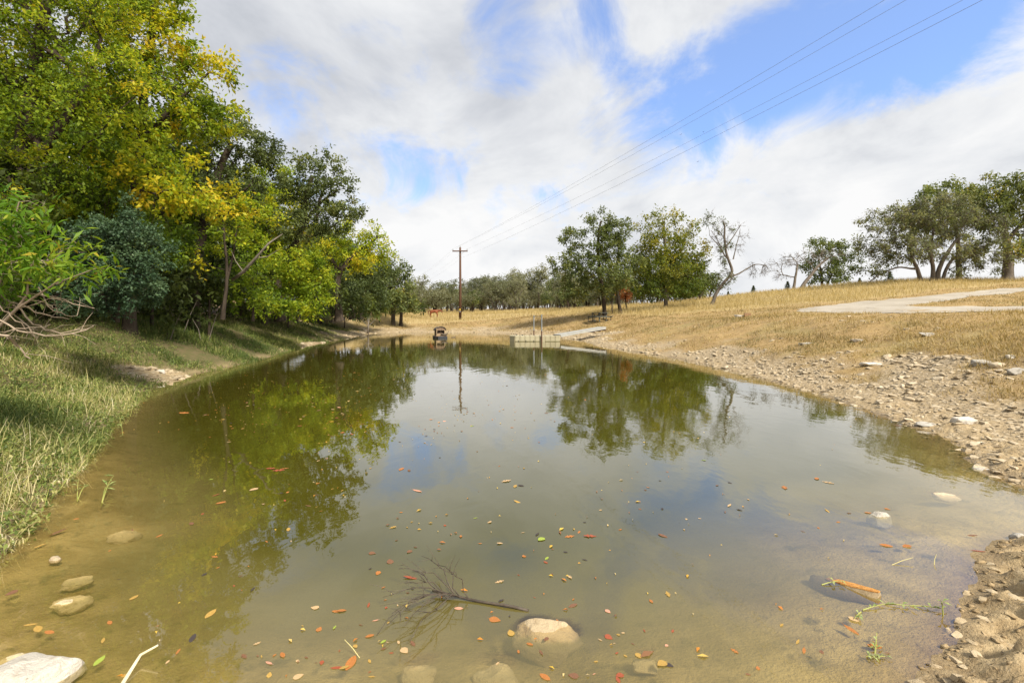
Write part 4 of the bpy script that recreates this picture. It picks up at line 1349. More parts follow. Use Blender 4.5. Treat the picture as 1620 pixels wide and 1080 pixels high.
for me in LOW:
    me.calc_loop_triangles()
    v = np.zeros(len(me.vertices) * 3)
    me.vertices.foreach_get('co', v)
    tr = np.zeros(len(me.loop_triangles) * 3, dtype=np.int32)
    me.loop_triangles.foreach_get('vertices', tr)
    HV.append((v.reshape(-1, 3), tr.reshape(-1, 3)))


def rot_zxy(a, tx, ty):
    ca, sa, cx, sx_, cy, sy_ = np.cos(a), np.sin(a), np.cos(tx), np.sin(tx), np.cos(ty), np.sin(ty)
    Rz = np.array([[ca, -sa, 0], [sa, ca, 0], [0, 0, 1]])
    Rx = np.array([[1, 0, 0], [0, cx, -sx_], [0, sx_, cx]])
    Ry = np.array([[cy, 0, sy_], [0, 1, 0], [-sy_, 0, cy]])
    return Rz @ Rx @ Ry


def scatter(n, y0, y1, xr, dens, smin, smax, pw):
    y = np.exp(rg.uniform(np.log(y0), np.log(y1), n))
    x = xr[0] + rg.random(n) * (xr[1] - xr[0]) if not callable(xr) else xr(y, n)
    sd = shore_sd(x, y)
    k = (sd > -.12) & (rg.random(n) < dens(x, y, sd))
    x, y, sd = x[k], y[k], sd[k]
    s = smin * (smax / smin) ** (rg.random(len(x)) ** pw)
    return x, y, sd, s


def right_x(y, n):
    s = np.interp(y, [2, 3, 3.4, 4, 4.7, 6, 7, 10, 14, 18, 23, 27, 33], [1.8, 2.9, 3.6, 4.4, 4.7, 5.3, 5.6, 6.1, 6.2, 6.1, 5.1, 4.5, 4.4])
    return s + rg.uniform(-.1, 4.8, n)


xs, ys, ss, sz = scatter(34000, 3.3, 34, right_x, lambda x, y, sd: rock_mask(x, y, sd) ** 1.3 * (.95 - .3 * mud_mask(x, y, sd)), .014, .20, 3.4)
sz = sz * np.clip(ys / 9, .7, 1.25)
x2, y2, s2, z2 = scatter(6500, 33, 51, lambda y, n: rg.uniform(-14, 8, n), lambda x, y, sd: rock_mask(x, y, sd) * .8 * (sd > -.1), .04, .42, 2.6)
x3, y3, s3, z3 = scatter(3500, 9.5, 14, lambda y, n: rg.uniform(-11, -6.6, n), lambda x, y, sd: rock_mask(x, y, sd), .025, .26, 2.2)
x4, y4, s4, z4 = scatter(900, 22, 33, lambda y, n: rg.uniform(-14, -9.5, n), lambda x, y, sd: rock_mask(x, y, sd), .05, .4, 2.0)
x5, y5, s5, z5 = scatter(12000, 1.6, 5.5, lambda y, n: rg.uniform(1.2, 6.5, n), lambda x, y, sd: .7 * mud_mask(x, y, sd) * (sd > -.05), .010, .075, 2.0)
x6, y6, s6, z6 = scatter(900, 5, 28, lambda y, n: rg.uniform(5.5, 17, n), lambda x, y, sd: .5 * (sd > 2.2) * (sd < 6.5), .04, .28, 1.8)
X = np.concatenate([xs, x2, x3, x4, x5, x6])
Y = np.concatenate([ys, y2, y3, y4, y5, y6])
S = np.concatenate([sz, z2, z3, z4, z5, z6])
AREA = np.concatenate([np.full(len(a), i) for i, a in enumerate((xs, x2, x3, x4, x5, x6))])
Z = H(X, Y)
seen = (np.abs(X / Y) < 1.08) & (Y > 1.9)
app = np.where(seen, S / Y, 0)
big = np.concatenate([np.nonzero(AREA == a)[0][np.argsort(-app[AREA == a])[:q]] for a, q in ((0, 200), (1, 25), (2, 24), (3, 8), (4, 20), (5, 14))])
isbig = np.zeros(len(X), bool)
isbig[big] = True
STL = {0: ('loose pale limestone rock on the rocky right bank below the dry grass', 'limestone rocks of the right bank'), 1: ('pale limestone rock along the far shore of the pond', 'limestone rocks of the far shore'),
       2: ('flat limestone rock in the small stony gap of the left bank', 'limestone rocks of the left stony gap'), 3: ('pale rock at the far end of the left bank under the wood', 'rocks under the wood'),
       4: ('pebble bedded in the mud of the near right shore', 'pebbles in the near mud'), 5: ('weathered rock lying in the dry grass above the right bank', 'rocks in the dry grass')}
SILTY = [me.copy() for me in HULLS]
for me in SILTY:
    me.materials.clear()
    me.materials.append(M_mudstone)
for i in big:
    o = link('stone', (SILTY if AREA[i] == 4 else HULLS)[rh.integers(0, 12)], None, None, (X[i], Y[i], Z[i] + S[i] * .0))
    o.rotation_euler = (rh.normal() * .14, rh.normal() * .14, rh.uniform(0, 6.28))
    o.scale = (S[i], S[i] * rh.uniform(.7, 1.1), S[i] * rh.uniform(.6, 1.1))
    tag(o, STL[AREA[i]][0], 'stone', STL[AREA[i]][1])


def join_stones(name, label, idx, mat):
    Vs, Ts, tn, off = [], [], [], 0
    for i in idx:
        v, tr = HV[rh.integers(0, 12)]
        q = (v * np.array([S[i], S[i] * rh.uniform(.7, 1.1), S[i] * rh.uniform(.5, 1.1)])) @ rot_zxy(rh.uniform(0, 6.28), rh.normal() * .2, rh.normal() * .2).T + np.array([X[i], Y[i], Z[i] + S[i] * .01])
        Vs.append(q)
        Ts.append(tr + off)
        tn.append(np.full(len(tr), rh.random()))
        off += len(v)
    tag(link(name, mk_mesh(name, np.concatenate(Vs), [np.concatenate(Ts)], np.concatenate(tn)), mat), label, 'rubble', kind='stuff')


join_stones('rubble', 'small broken limestone rubble strewn over the banks', np.nonzero(~isbig & (AREA != 4))[0], M_stone)
join_stones('mud_clods', 'crumbly mud clods and grit on the near right shore', np.nonzero(~isbig & (AREA == 4))[0], M_mudclod)


def rough_stone(name, label, loc, dims, rz, mat, seed, sub=3, amp=.22, group=None, box=.5):
    """larger single stone: subdivided hull with broken, pitted faces"""
    rr = np.random.default_rng(seed)
    src = hull(rr, 18 if box < .7 else 30, .8, box)
    bm = bmesh.new()
    bm.from_mesh(src)
    bpy.data.meshes.remove(src)
    for _ in range(sub):
        bmesh.ops.subdivide_edges(bm, edges=list(bm.edges), cuts=1, use_grid_fill=True, smooth=.0)
    bmesh.ops.triangulate(bm, faces=list(bm.faces))
    for _ in range(5):
        bmesh.ops.smooth_vert(bm, verts=list(bm.verts), factor=.5, use_axis_x=True, use_axis_y=True, use_axis_z=True)
    co = np.array([v.co[:] for v in bm.verts])
    nz = fbm(co[:, 0] * 4 + seed, co[:, 1] * 4 + co[:, 2] * 3, 5, seed)
    for v, k_ in zip(bm.verts, nz):
        v.co *= 1 + amp * float(k_)
        v.co.x *= dims[0] / 1.0
        v.co.y *= dims[1] / .76
        v.co.z *= dims[2] / .8
    me = bpy.data.meshes.new(name)
    bm.to_mesh(me)
    bm.free()
    o = link(name, me, mat, None, loc)
    o.rotation_euler = (0, 0, rz)
    return tag(o, label, 'stone', group)


STONES = []


def bank_stone(px, py, wpx, label, mat, seed, hr=.35, rz=0.0, dr=.7):
    p = on_ground(px, py, 2.0)
    wd = wpx / F * p[1]
    rough_stone('stone', label, (p[0], p[1], p[2] + wd * hr * .15), (wd, wd * dr, wd * hr), rz, mat, seed)


bank_stone(1466, 673, 26, 'flat grey slab at the waterline of the right bank', M_stone_grey, 301, .28)
bank_stone(1524, 668, 36, 'large pale rounded boulder lying low on the right bank', M_stone_white, 302, .42)
bank_stone(1552, 577, 30, 'dark grey block half buried below the dry grass at right', M_stone_grey, 303, .4)
bank_stone(1577, 581, 30, 'pale block leaning against the dark grey block at right', M_stone, 304, .4, .3)
bank_stone(1598, 566, 16, 'single pale rock perched at the grass edge at right', M_stone_white, 305, .5)
bank_stone(1610, 592, 26, 'grey rock at the right picture edge below the grass', M_stone_grey, 306, .5)
bank_stone(1468, 531, 26, 'long brown ledge rock bedded in the dry grass', M_stone_grey, 307, .3)
bank_stone(1404, 565, 14, 'squat pale rock below the long brown ledge rock', M_stone, 308, .6)
bank_stone(1378, 578, 30, 'pale flat slab in the upper middle of the right bank', M_stone_white, 309, .25)
bank_stone(1355, 540, 20, 'grey flat stone stepping out of the grass, left of the ledge rock', M_stone_grey, 310, .3)
bank_stone(1275, 545, 22, 'grey flat stone at the upper left of the right bank', M_stone_grey, 311, .25)
bank_stone(255, 590, 16, 'pale square stone in the stony gap of the left bank', M_stone_white, 312, .45)
bank_stone(1170, 502, 18, 'weathered stone beside the brown dirt heap in the dry grass', M_stone_grey, 313, .4)
bank_stone(1182, 501, 14, 'brown dirt heap in the dry grass above the right bank', simple('brown_dirt', (.26, .15, .075), (.16, .095, .05), 12, .95, .8), 314, .6)  # dirt heap, not a stone; shares the stones' object name and category


def water_stone(px, py, wpx, top, label, mat, seed, hr=.5, dr=.8, rz=0.0):
    """stone standing on the pond bed with its top at height `top` over the water"""
    p = P0(px, py)
    wd = wpx / F * p[1]
    hh = wd * hr
    o = rough_stone('stone', label, (p[0], p[1], top - hh * .42), (wd, wd * dr, hh), rz, mat, seed, box=.85)
    o.location.z = top - max(v.co.z for v in o.data.vertices)
    STONES.append(o)


water_stone(40, 1075, 165, .085, 'big white pitted boulder breaking the surface in the near left corner', M_stone_white, 321, .42, .75)
water_stone(866, 992, 112, .018, 'large pale boulder at the surface beside the sunken branch', M_mudstone, 322, .55, .7, -.2)
water_stone(660, 1043, 74, -.03, 'sunken flat stone below the twigs of the branch', M_silty, 323, .5, .6)
water_stone(790, 1042, 84, -.045, 'dim sunken stone left below the large pale boulder', M_silty, 324, .5, .6)
water_stone(112, 946, 54, .006, 'tan wedge-shaped stone awash in the left shallows', M_silty, 325, .5, .8, .4)
water_stone(122, 912, 50, -.014, 'flat silty stone just under water in the left shallows', M_silty, 326, .3, .6, .3)
water_stone(195, 838, 56, -.012, 'oval drowned stone off the weedy left bank', M_silty, 327, .4, .7)
water_stone(88, 884, 18, .02, 'small angular stone poking out of the left shallows', M_stone, 328, .8)
water_stone(1391, 814, 36, .028, 'rounded stone standing out of the water with a leaf against it', M_stone_grey, 329, .8)
water_stone(1498, 783, 40, .006, 'flat pale stone awash off the right shore', M_stone, 330, .3)
water_stone(1553, 742, 28, .018, 'thin grey stone at the tip of the right shore', M_stone_grey, 331, .3)
water_stone(1612, 852, 26, .04, 'dark wet stone by the mud at the right picture edge', M_stone_grey, 332, .7)
water_stone(1020, 1035, 46, -.035, 'faint sunken stone right of the large pale boulder', M_silty, 333, .4)
water_stone(20, 1040, 44, .005, 'tan stone peeking over the big white boulder', M_silty, 334, .4)

# ------------------------------------------------------------------ water clouded by silt: depth down to bed or stone
from mathutils.bvhtree import BVHTree
_v, _f = [], []
for o in STONES:
    Mx = Matrix.Translation(o.location) @ Matrix.Rotation(o.rotation_euler.z, 4, 'Z')
    k0 = len(_v)
    _v += [Mx @ v.co for v in o.data.vertices]
    _f += [[i + k0 for i in p.vertices] for p in o.data.polygons]
_bvh = BVHTree.FromPolygons(_v, _f)
wv = np.stack([WX.ravel(), WY.ravel()], -1)[used]
wd_ = wdepth.copy()
for i in np.nonzero(wv[:, 1] < 5)[0]:
    hit = _bvh.ray_cast(Vector((wv[i, 0], wv[i, 1], 1.0)), Vector((0, 0, -1)))
    if hit[0] is not None:
        wd_[i] = min(wd_[i], max(0.0, -hit[0].z))
water_me.attributes['depth'].data.foreach_set('value', wd_.astype(np.float32))

# ------------------------------------------------------------------ utility pole and power lines
M_pole = simple('creosote_pole', (.115, .058, .034), (.07, .036, .022), 5, .85, .4, stretch=(1, 1, .1))
M_steel = simple('galvanised_steel', (.34, .37, .39), (.26, .285, .30), 8, .45, 0, metal=.5)
M_ceramic = simple('insulator_porcelain', (.34, .33, .31), (.28, .27, .25), 8, .3)
M_wire = simple('aluminium_wire', (.22, .225, .23), (.18, .185, .19), 8, .5)
PX, PY = (728 - CX) / F * 59, 59.0
PZ = H1(PX, PY)
PTOP = CAMZ + (YH - 391.5) / F * 59
pole = thing('utility_pole', 'tall brown wooden utility pole with one crossarm beyond the far shore', 'utility pole', (PX, PY, PZ))
h_ = PTOP - PZ
MB().tube([(0, 0, -.3), (.02, 0, h_ * .5), (0, 0, h_)], [.17, .145, .115], 12).build('shaft', M_pole, pole, smooth=True)
azw = math.atan2(15.8, -46.7)          # the line's heading
ux, uy = math.cos(R(0)), 0.0
za = CAMZ + (YH - 397.5) / F * 59 - PZ
arm = MB().box((0, -.16, za), (1.85, .10, .13)).build('crossarm', M_pole, pole, bevel=.008)
for s in (-1, 1):
    MB().beam((s * .55, -.17, za - .05), (0, -.16, za - .55), .04, .012).build('brace', M_steel, arm)
for xx, zz in ((-.86, za + .06), (.86, za + .06), (0.0, h_)):
    MB().tube([(xx, -.16 if xx else 0, zz), (xx, -.16 if xx else 0, zz + .09), (xx, -.16 if xx else 0, zz + .10), (xx, -.16 if xx else 0, zz + .2)], [.025, .025, .06, .045], 8).build('insulator', M_ceramic, arm if xx else pole, smooth=True)
MB().box((.0, -.165, CAMZ + (YH - 489.5) / F * 59 - PZ), (.16, .02, .16)).build('marker_tag', simple('yellow_tag', (.62, .47, .03), (.55, .40, .03), 8, .5), pole)
MB().box((.0, -.17, 1.0), (.10, .02, .14)).build('number_plate', simple('plate_metal', (.42, .40, .37), (.35, .33, .3), 8, .5), pole)
wire_ends = [((-.86, za + .26), (1400, 0), 'uppermost of the four power lines crossing the sky'), ((0.0, h_ + .2), (1434, 0), 'second power line from the top across the sky'),
             ((.86, za + .26), (1524, 0), 'third power line from the top across the sky'), ((.05, za - .9), (1555, 0), 'lowest of the four power lines crossing the sky')]
for (xx, zz), (qx, qy), lab in wire_ends:
    a = np.array([PX + xx, PY - .16, PZ + zz])
    hgt = a[2] - 1.15
    D2 = (hgt - CAMZ) / ((YH - qy) / F)
    m_ = np.array([(qx - CX) / F * D2, D2, hgt])
    e = a + (m_ - a) * 1.75
    pts = []
    for t_ in np.linspace(0, 1, 40):
        p = a + (e - a) * t_
        p[2] = a[2] + (hgt - a[2]) * np.sin(np.clip(t_ / .5715, 0, 1.75) * np.pi / 2)
        pts.append(p)
    far_e = np.array([PX - 15.8 * 1.25 + xx, PY + 46.7 * 1.25, PZ + zz + .6])
    back = []
    for t_ in np.linspace(1, 0, 20)[:-1]:
        p = a + (far_e - a) * t_
        p[2] -= 4 * 1.1 * t_ * (1 - t_)
        back.append(p)
    o = MB().tube(back + pts, .004, 5).build('power_line', M_wire)
    tag(o, lab, 'cable', 'power lines')

# ------------------------------------------------------------------ floating dock, gangway
M_dock = simple('beige_polyethylene', (.38, .34, .225), (.32, .28, .18), 1.5, .6, .15)
M_black = simple('black_plastic', (.022, .022, .024), (.035, .033, .032), 9, .5)
DK = 30.0
dx0, dx1 = (806.5 - CX) / F * DK, (886 - CX) / F * DK
dock = thing('floating_dock', 'low beige floating dock with two pipe posts in the far part of the pond', 'dock', ((dx0 + dx1) / 2, DK, 0))
Ld = dx1 - dx0
nseg = 10
for i in range(nseg):
    sw = Ld / nseg
    cx_ = -Ld / 2 + sw * (i + .5)
    if i == 0:   # bevelled end section
        m = MB()
        x0, x1 = -Ld / 2, -Ld / 2 + sw - .012
        prof = [(x0, .35), (x1, 0), (x1, 1.5), (x0, 1.15)]
        m.add([(x, y, z) for z in (-.12, .355) for x, y in prof], [(3, 2, 1, 0), (4, 5, 6, 7), (0, 1, 5, 4), (1, 2, 6, 5), (2, 3, 7, 6), (3, 0, 4, 7)])
        m.build('float_section', M_dock, dock, bevel=.012)
    else:
        dpt = .05 if i == 6 else 0
        MB().box((cx_, .75 - dpt / 2, .1175), (sw - .014, 1.5 + dpt, .475)).build('float_section', M_dock, dock, bevel=.02)
MB().box((.16, -.004, .012), (Ld - .34, .012, .05)).build('algae_band', simple('waterline_algae', (.10, .085, .035), (.16, .14, .07), 9, .8), dock)
for px_ in (820, 832, 844.5):
    MB().tube([((px_ - CX) / F * DK - (dx0 + dx1) / 2, -.012, .045), ((px_ - CX) / F * DK - (dx0 + dx1) / 2, .05, .045)], .032, 8).build('coupling_plug', M_black, dock)
for px_, yy in ((817, 1.1), (826.5, .35)):
    xx = (px_ - CX) / F * (DK + yy) - (dx0 + dx1) / 2
    m = MB().box((xx, yy, .375), (.05, .06, .05)).box((xx, yy, .41), (.16, .03, .025))
    m.build('cleat', M_black, dock, bevel=.005)
for px_, yy, top in ((844.6, 1.42, 499.5), (857, -.09, 498.2)):
    D_ = DK + yy
    xx = (px_ - CX) / F * D_ - (dx0 + dx1) / 2
    zt = CAMZ + (YH - top) / F * D_
    m = MB().tube([(xx, yy, .62), (xx, yy, zt)], .036, 10).tube([(xx, yy, zt), (xx, yy, zt + .03)], [.045, .04], 10)
    m.build('pipe_post', M_steel, dock, smooth=False)
    MB().tube([(xx, yy, -.6), (xx, yy, .66)], .042, 10).build('post_sleeve', M_pole, dock)
xa, xb = (844.6 - CX) / F * (DK + 1.42) - (dx0 + dx1) / 2, (857 - CX) / F * (DK - .09) - (dx0 + dx1) / 2
MB().tube([(xa, 1.42, 1.55), (xb, -.09, 1.55)], .012, 6).build('tie_rod', M_steel, dock)

M_deck = simple('grey_white_decking', (.36, .36, .335), (.30, .295, .275), 3, .7, .2)
ga = np.array([(881 - CX) / F * 30.4, 30.5, .40])
gb_ = np.array([(953 - CX) / F * 32.5, 32.5, 0])
gb_[2] = max(H1(gb_[0], gb_[1]) + .06, CAMZ + (YH - 517.2) / F * 32.5)
gang = thing('gangway', 'pale sloping gangway from the floating dock up to the right bank', 'gangway', (0, 0, 0))
dvec = gb_ - ga
n_pl = 13
for i in range(n_pl):
    a, b_ = ga + dvec * (i / n_pl + .002), ga + dvec * ((i + 1) / n_pl - .002)
    MB().beam(a, b_, .80, .04).build('deck_board', M_deck, gang)
side = np.cross(dvec, [0, 0, 1.0])
side /= np.linalg.norm(side)
for s in (-1, 1):
    MB().beam(ga + side * s * .37 + dvec * .01 + np.array([0, 0, -.075]), gb_ + side * s * .37 - dvec * .01 + np.array([0, 0, -.075]), .05, .10).build('rail', simple('gangway_rail', (.46, .46, .44), (.40, .40, .38), 4, .6) if s < 0 else M_deck, gang)
for t_ in (.72, .86, .97):
    p = ga + dvec * t_
    MB().beam(p + side * -.42 + np.array([0, 0, -.17]), p + side * .42 + np.array([0, 0, -.17]), .09, .09).build('support_beam', M_pole, gang)

# ------------------------------------------------------------------ duck house
M_wood_old = simple('weathered_brown_wood', (.20, .135, .085), (.13, .085, .055), 8, .85, .3, stretch=(1, 1, .2))
M_wood_tan = simple('tan_wood', (.34, .25, .15), (.26, .18, .11), 8, .85, .2)
M_shingle = simple('dark_shingle', (.075, .06, .052), (.11, .092, .08), 14, .9, .4)
M_inside = simple('interior_shade', (.02, .016, .013), (.03, .024, .02), 9, .9)  # near-black colour standing for the shade inside the house
DH = 35.2
dh = thing('duck_house', 'little wooden duck house with a curved shingle roof floating on a black raft', 'duck house', ((695.5 - CX) / F * DH, DH, 0), R(22))
M_raft = simple('black_raft', (.022, .025, .032), (.035, .038, .045), 6, .5)
MB().box((.09, -.46, .07), (.72, .16, .16)).build('raft_float', M_raft, dh, bevel=.02)
MB().box((-.36, 0, .07), (.14, .80, .15)).build('raft_float', M_raft, dh, bevel=.02)
MB().box((.0, .30, .06), (.75, .18, .13)).build('raft_float', M_raft, dh, bevel=.02)
MB().box((.02, -.05, .155), (.84, .95, .035)).build('raft_deck', M_wood_old, dh)
for sx in (-1, 1):
    for sy in (-1, 1):
        MB().box((sx * .29, -.02 + sy * .30, .40), (.045, .045, .46)).build('corner_post', M_wood_tan, dh)
for i in range(5):
    MB().box((-.31, -.25 + i * .118, .385), (.02, .11, .42)).build('side_board', M_wood_old, dh)
    MB().box((.31, -.25 + i * .118, .385), (.02, .11, .42)).build('side_board', M_wood_old, dh)
for i in range(5):
    MB().box((-.23 + i * .115, .285, .40), (.11, .02, .46)).build('back_board', M_wood_old, dh)


def arch(x):
    return .60 + .24 * math.sqrt(max(0, 1 - (x / .40) ** 2)) ** 1.2


m = MB()
xs_ = np.linspace(-.285, .285, 9)
front = [(x, -.335, arch(x) - .03) for x in xs_]
ring0 = [(xs_[0], -.335, .56)] + [(xs_[-1], -.335, .56)] + front[::-1]
ring1 = [(x, -.305, z) for x, y, z in ring0]
m.loft([ring0, ring1]).build('gable', M_wood_old, dh)
MB().box((0, -.32, .31), (.50, .025, .05)).build('railing', M_wood_tan, dh)
MB().beam((-.24, -.32, .30), (0, -.32, .42), .02, .03).beam((0, -.32, .42), (.24, -.32, .30), .02, .03).build('railing', M_wood_old, dh)
MB().box((0, -.315, .22), (.50, .02, .10)).build('front_board', M_wood_tan, dh)
MB().box((0, .0, .40), (.56, .50, .02)).build('shade_sheet', M_inside, dh)  # added dark sheet, painted as the shade seen through the front opening
for k_, (y0, y1, up) in enumerate(((-.40, -.12, .02), (-.15, .13, .0), (.10, .36, -.012))):
    m = MB()
    xr = np.linspace(-.40, .40, 13)
    r0 = [(x, y0, arch(x) + up) for x in xr] + [(x, y0, arch(x) + up - .035) for x in xr[::-1]]
    r1 = [(x, y1, arch(x) + up - .008) for x in xr] + [(x, y1, arch(x) + up - .043) for x in xr[::-1]]
    m.loft([r0, r1]).build('shingle_course', M_shingle, dh)


def duck(name, label, loc, rz, sc, head_up=True):
    t = thing(name, label, 'duck', loc, rz)
    t.scale = (sc,) * 3
    m = MB()
    rings = []
    for x, zc, ry, rz_ in ((-.30, .13, .015, .012), (-.25, .125, .06, .035), (-.14, .10, .10, .075), (0, .09, .12, .09), (.12, .10, .11, .085), (.20, .13, .075, .075), (.235, .19, .045, .05), (.25, .26, .035, .036), (.262, .32, .042, .042), (.29, .345, .04, .038), (.325, .34, .02, .02)):
        rings.append([(x + (0 if x < .22 else .0), ry * math.cos(a), zc + rz_ * math.sin(a)) for a in np.arange(10) / 10 * 2 * math.pi])
    body = m.loft(rings).build('body', simple('duck_plumage', (.12, .088, .06), (.06, .045, .032), 18, .8), t, smooth=True)
    MB().loft([[(.325, y, z) for y, z in ((-.015, .335), (.015, .335), (.015, .347), (-.015, .347))], [(.39, y, z) for y, z in ((-.018, .325), (.018, .325), (.018, .332), (-.018, .332))]]).build('bill', simple('duck_bill', (.30, .18, .05), (.22, .13, .04), 9, .5), body)
    for s in (-1, 1):
        rings = [[(x, s * (.105 + .02 * math.sin(a)) * f, .11 + .055 * f * math.cos(a)) for a in np.arange(8) / 8 * 2 * math.pi] for x, f in ((-.26, .15), (-.16, .8), (0, 1), (.1, .7), (.14, .2))]
        MB().loft(rings).build('wing', simple('duck_wing', (.085, .065, .05), (.15, .12, .09), 20, .8), t, smooth=True)
    return t


duck('duck', 'brown duck standing on the raft at the right of the duck house', ((703.5 - CX) / F * 34.9, 34.85, .17), R(8), .95)
duck('duck', 'small dark duck swimming right of the duck house', ((717.5 - CX) / F * 36.2, 36.2, -.07), R(20), .6)

# ------------------------------------------------------------------ picnic table
M_table = simple('green_grey_planks', (.085, .095, .082), (.06, .066, .058), 6, .7, .2)
tb = on_ground(942.5, 503.6, 30)
pt = thing('picnic_table', 'dark picnic table with side benches under the two-trunked elm', 'picnic table', (tb[0], 41.0, H1(tb[0], 41.0)), R(14))
for i in range(5):
    MB().box((-.30 + i * .15, 0, .74), (.14, 1.8, .04)).build('tabletop_plank', M_table, pt)
for s in (-1, 1):
    for i in range(2):
        MB().box((s * (.64 + i * .15), 0, .45), (.14, 1.8, .04)).build('bench_plank', M_table, pt)
    for y in (-.7, .7):
        MB().beam((s * .25, y, .70), (s * .10, y, .42), .06, .06).beam((s * .30, y + .065, .72), (s * .30, y + .065, 0), .06, .07).build('leg', M_table, pt)
        MB().beam((s * .72, y + .065, .43), (s * .72, y + .065, 0), .05, .05).build('bench_leg', M_table, pt)
for y in (-.7, .7):
    MB().box((0, y - .07, .40), (1.55, .05, .07)).build('cross_brace', M_table, pt)

# ------------------------------------------------------------------ horse
def horse(loc, rz):
    t = thing('horse', 'chestnut horse with lowered head walking through the dry field', 'horse', loc, rz)
    me = bpy.data.meshes.new('body')
    V = [(-.72, 0, 1.12), (-.45, 0, 1.20), (-.1, 0, 1.13), (.3, 0, 1.15), (.58, 0, 1.16),     # 0-4 rump .. chest
         (.85, 0, 1.24), (1.12, 0, 1.26), (1.32, 0, 1.22), (1.52, 0, 1.05), (1.62, 0, .93)]      # 5-9 neck, poll, head, muzzle
    rad = [(.17, .20), (.28, .27), (.30, .30), (.29, .29), (.24, .27), (.15, .19), (.12, .15), (.10, .12), (.075, .085), (.06, .06)]
    E = [(i, i + 1) for i in range(9)]

    def leg(root, pts, rr):
        p = root
        for q, r_ in zip(pts, rr):
            V.append(q)
            rad.append((r_, r_))
            E.append((p, len(V) - 1))
            p = len(V) - 1
    leg(4, [(.55, .15, .85), (.60, .15, .50), (.58, .15, .22), (.60, .15, .02)], [.13, .07, .05, .06])
    leg(4, [(.58, -.15, .85), (.72, -.15, .52), (.66, -.15, .24), (.70, -.15, .02)], [.13, .07, .05, .06])
    leg(1, [(-.55, .16, .80), (-.70, .16, .50), (-.62, .16, .24), (-.60, .16, .02)], [.16, .075, .05, .06])
    leg(1, [(-.48, -.16, .80), (-.52, -.16, .50), (-.42, -.16, .26), (-.40, -.16, .02)], [.16, .075, .05, .06])
    me.from_pydata(V, E, [])
    o = bpy.data.objects.new('tmp', me)
    col.objects.link(o)
    sk = o.modifiers.new('skin', 'SKIN')
    for i, r_ in enumerate(rad):
        me.skin_vertices[0].data[i].radius = r_
        me.skin_vertices[0].data[i].use_root = i == 1
    sb = o.modifiers.new('sub', 'SUBSURF')
    sb.levels = sb.render_levels = 2
    dg = bpy.context.evaluated_depsgraph_get()
    body = bpy.data.meshes.new_from_object(o.evaluated_get(dg))
    bpy.data.objects.remove(o)
    body.polygons.foreach_set('use_smooth', [True] * len(body.polygons))
    mat = simple('chestnut_coat', (.25, .072, .022), (.18, .05, .016), 3, .6, spec=.4)
    body.materials.clear()
    link('body', body, mat, t)
    dark = simple('mane_hair', (.20, .065, .028), (.13, .042, .02), 20, .8)
    MB().tube([(-.78, 0, 1.26), (-.92, .02, 1.12), (-.96, .02, .85), (-.93, .03, .50)], [.05, .07, .08, .03], 8).build('tail', dark, t, smooth=True)
    m = MB()
    for k_ in range(9):
        x = .62 + k_ * .08
        z = 1.42 + .02 * math.sin(k_) + (k_ / 9) * .02
        m.beam((x, -.0, z - .02), (x - .05, -.11, z - .22), .08, .03)
    m.build('mane', dark, t)
    for s in (-1, 1):
        MB().tube([(1.30, s * .06, 1.32), (1.31, s * .075, 1.40), (1.33, s * .08, 1.46)], [.03, .028, .004], 6).build('ear', mat, t)
    return t


HD = 63.0
hx = (686 - CX) / F * HD
horse((hx, HD, H1(hx, HD)), 0).scale = (.74, .74, .74)

# ------------------------------------------------------------------ birds
M_bird = simple('bird_black', (.02, .02, .022), (.03, .03, .03), 9, .8)
for px_, py_, D_, lab in ((1077, 213, 60, 'left of three small dark birds flying under the blue gap'), (1113, 209, 62, 'right of three small dark birds flying under the blue gap'), (1104, 256, 58, 'lowest small dark bird against the white cloud')):
    t = thing('bird', lab, 'bird', W(px_, py_, D_), R(40))
    MB().loft([[(x, r_ * math.cos(a), r_ * math.sin(a)) for a in np.arange(6) / 6 * 2 * math.pi] for x, r_ in ((-.11, .004), (-.05, .02), (0, .026), (.05, .02), (.08, .006))]).build('body', M_bird, t, smooth=True)
    for s in (-1, 1):
        MB().add([(.04, 0, 0), (-.05, 0, 0), (-.04, s * .10, .05), (.03, s * .10, .055), (-.06, s * .2, .02)], [(0, 1, 2, 3), (3, 2, 4)]).build('wing', M_bird, t)

# ------------------------------------------------------------------ fallen leaves on the water
def leaf_mesh(kind, seed):
    rr = random.Random(seed)
    n = 9
    V, Fc = [], []
    curl = rr.uniform(-.25, .35)
    for i in range(n):
        u = i / (n - 1)
        if kind == 'oval':
            hw = .24 * math.sin(math.pi * min(1, u * .97 + .02)) ** .7
        elif kind == 'slim':
            hw = .13 * math.sin(math.pi * u) ** .8
        elif kind == 'lobed':
            hw = (.20 + .13 * math.cos(u * 19)) * math.sin(math.pi * min(1, u * .95 + .03)) ** .5
        else:
            hw = .36 * math.sin(math.pi * min(1, u ** .7)) ** .9
        z = .10 * curl * math.sin(u * math.pi) + .06 * max(0, u - .6) * rr.uniform(.5, 1.5) * curl * 6
        zz = abs(curl) * .22
        V += [(u - .5, -hw, z + hw * zz), (u - .5, 0, z), (u - .5, hw, z + hw * zz * .7)]
    for i in range(n - 1):
        a = i * 3
        Fc += [(a, a + 1, a + 4, a + 3), (a + 1, a + 2, a + 5, a + 4)]
    b0 = len(V)
    V += [(-.5, -.012, .005), (-.5, .012, .005), (-.74, rr.uniform(-.06, .06), .02)]
    Fc.append((b0, b0 + 1, b0 + 2))
    zmin = min(v[2] for v in V)
    V = [(x, y, z - zmin) for x, y, z in V]
    me = bpy.data.meshes.new('fallen_leaf')
    me.from_pydata(V, [], Fc)
    me.polygons.foreach_set('use_smooth', [True] * len(Fc))
    me.update()
    return me


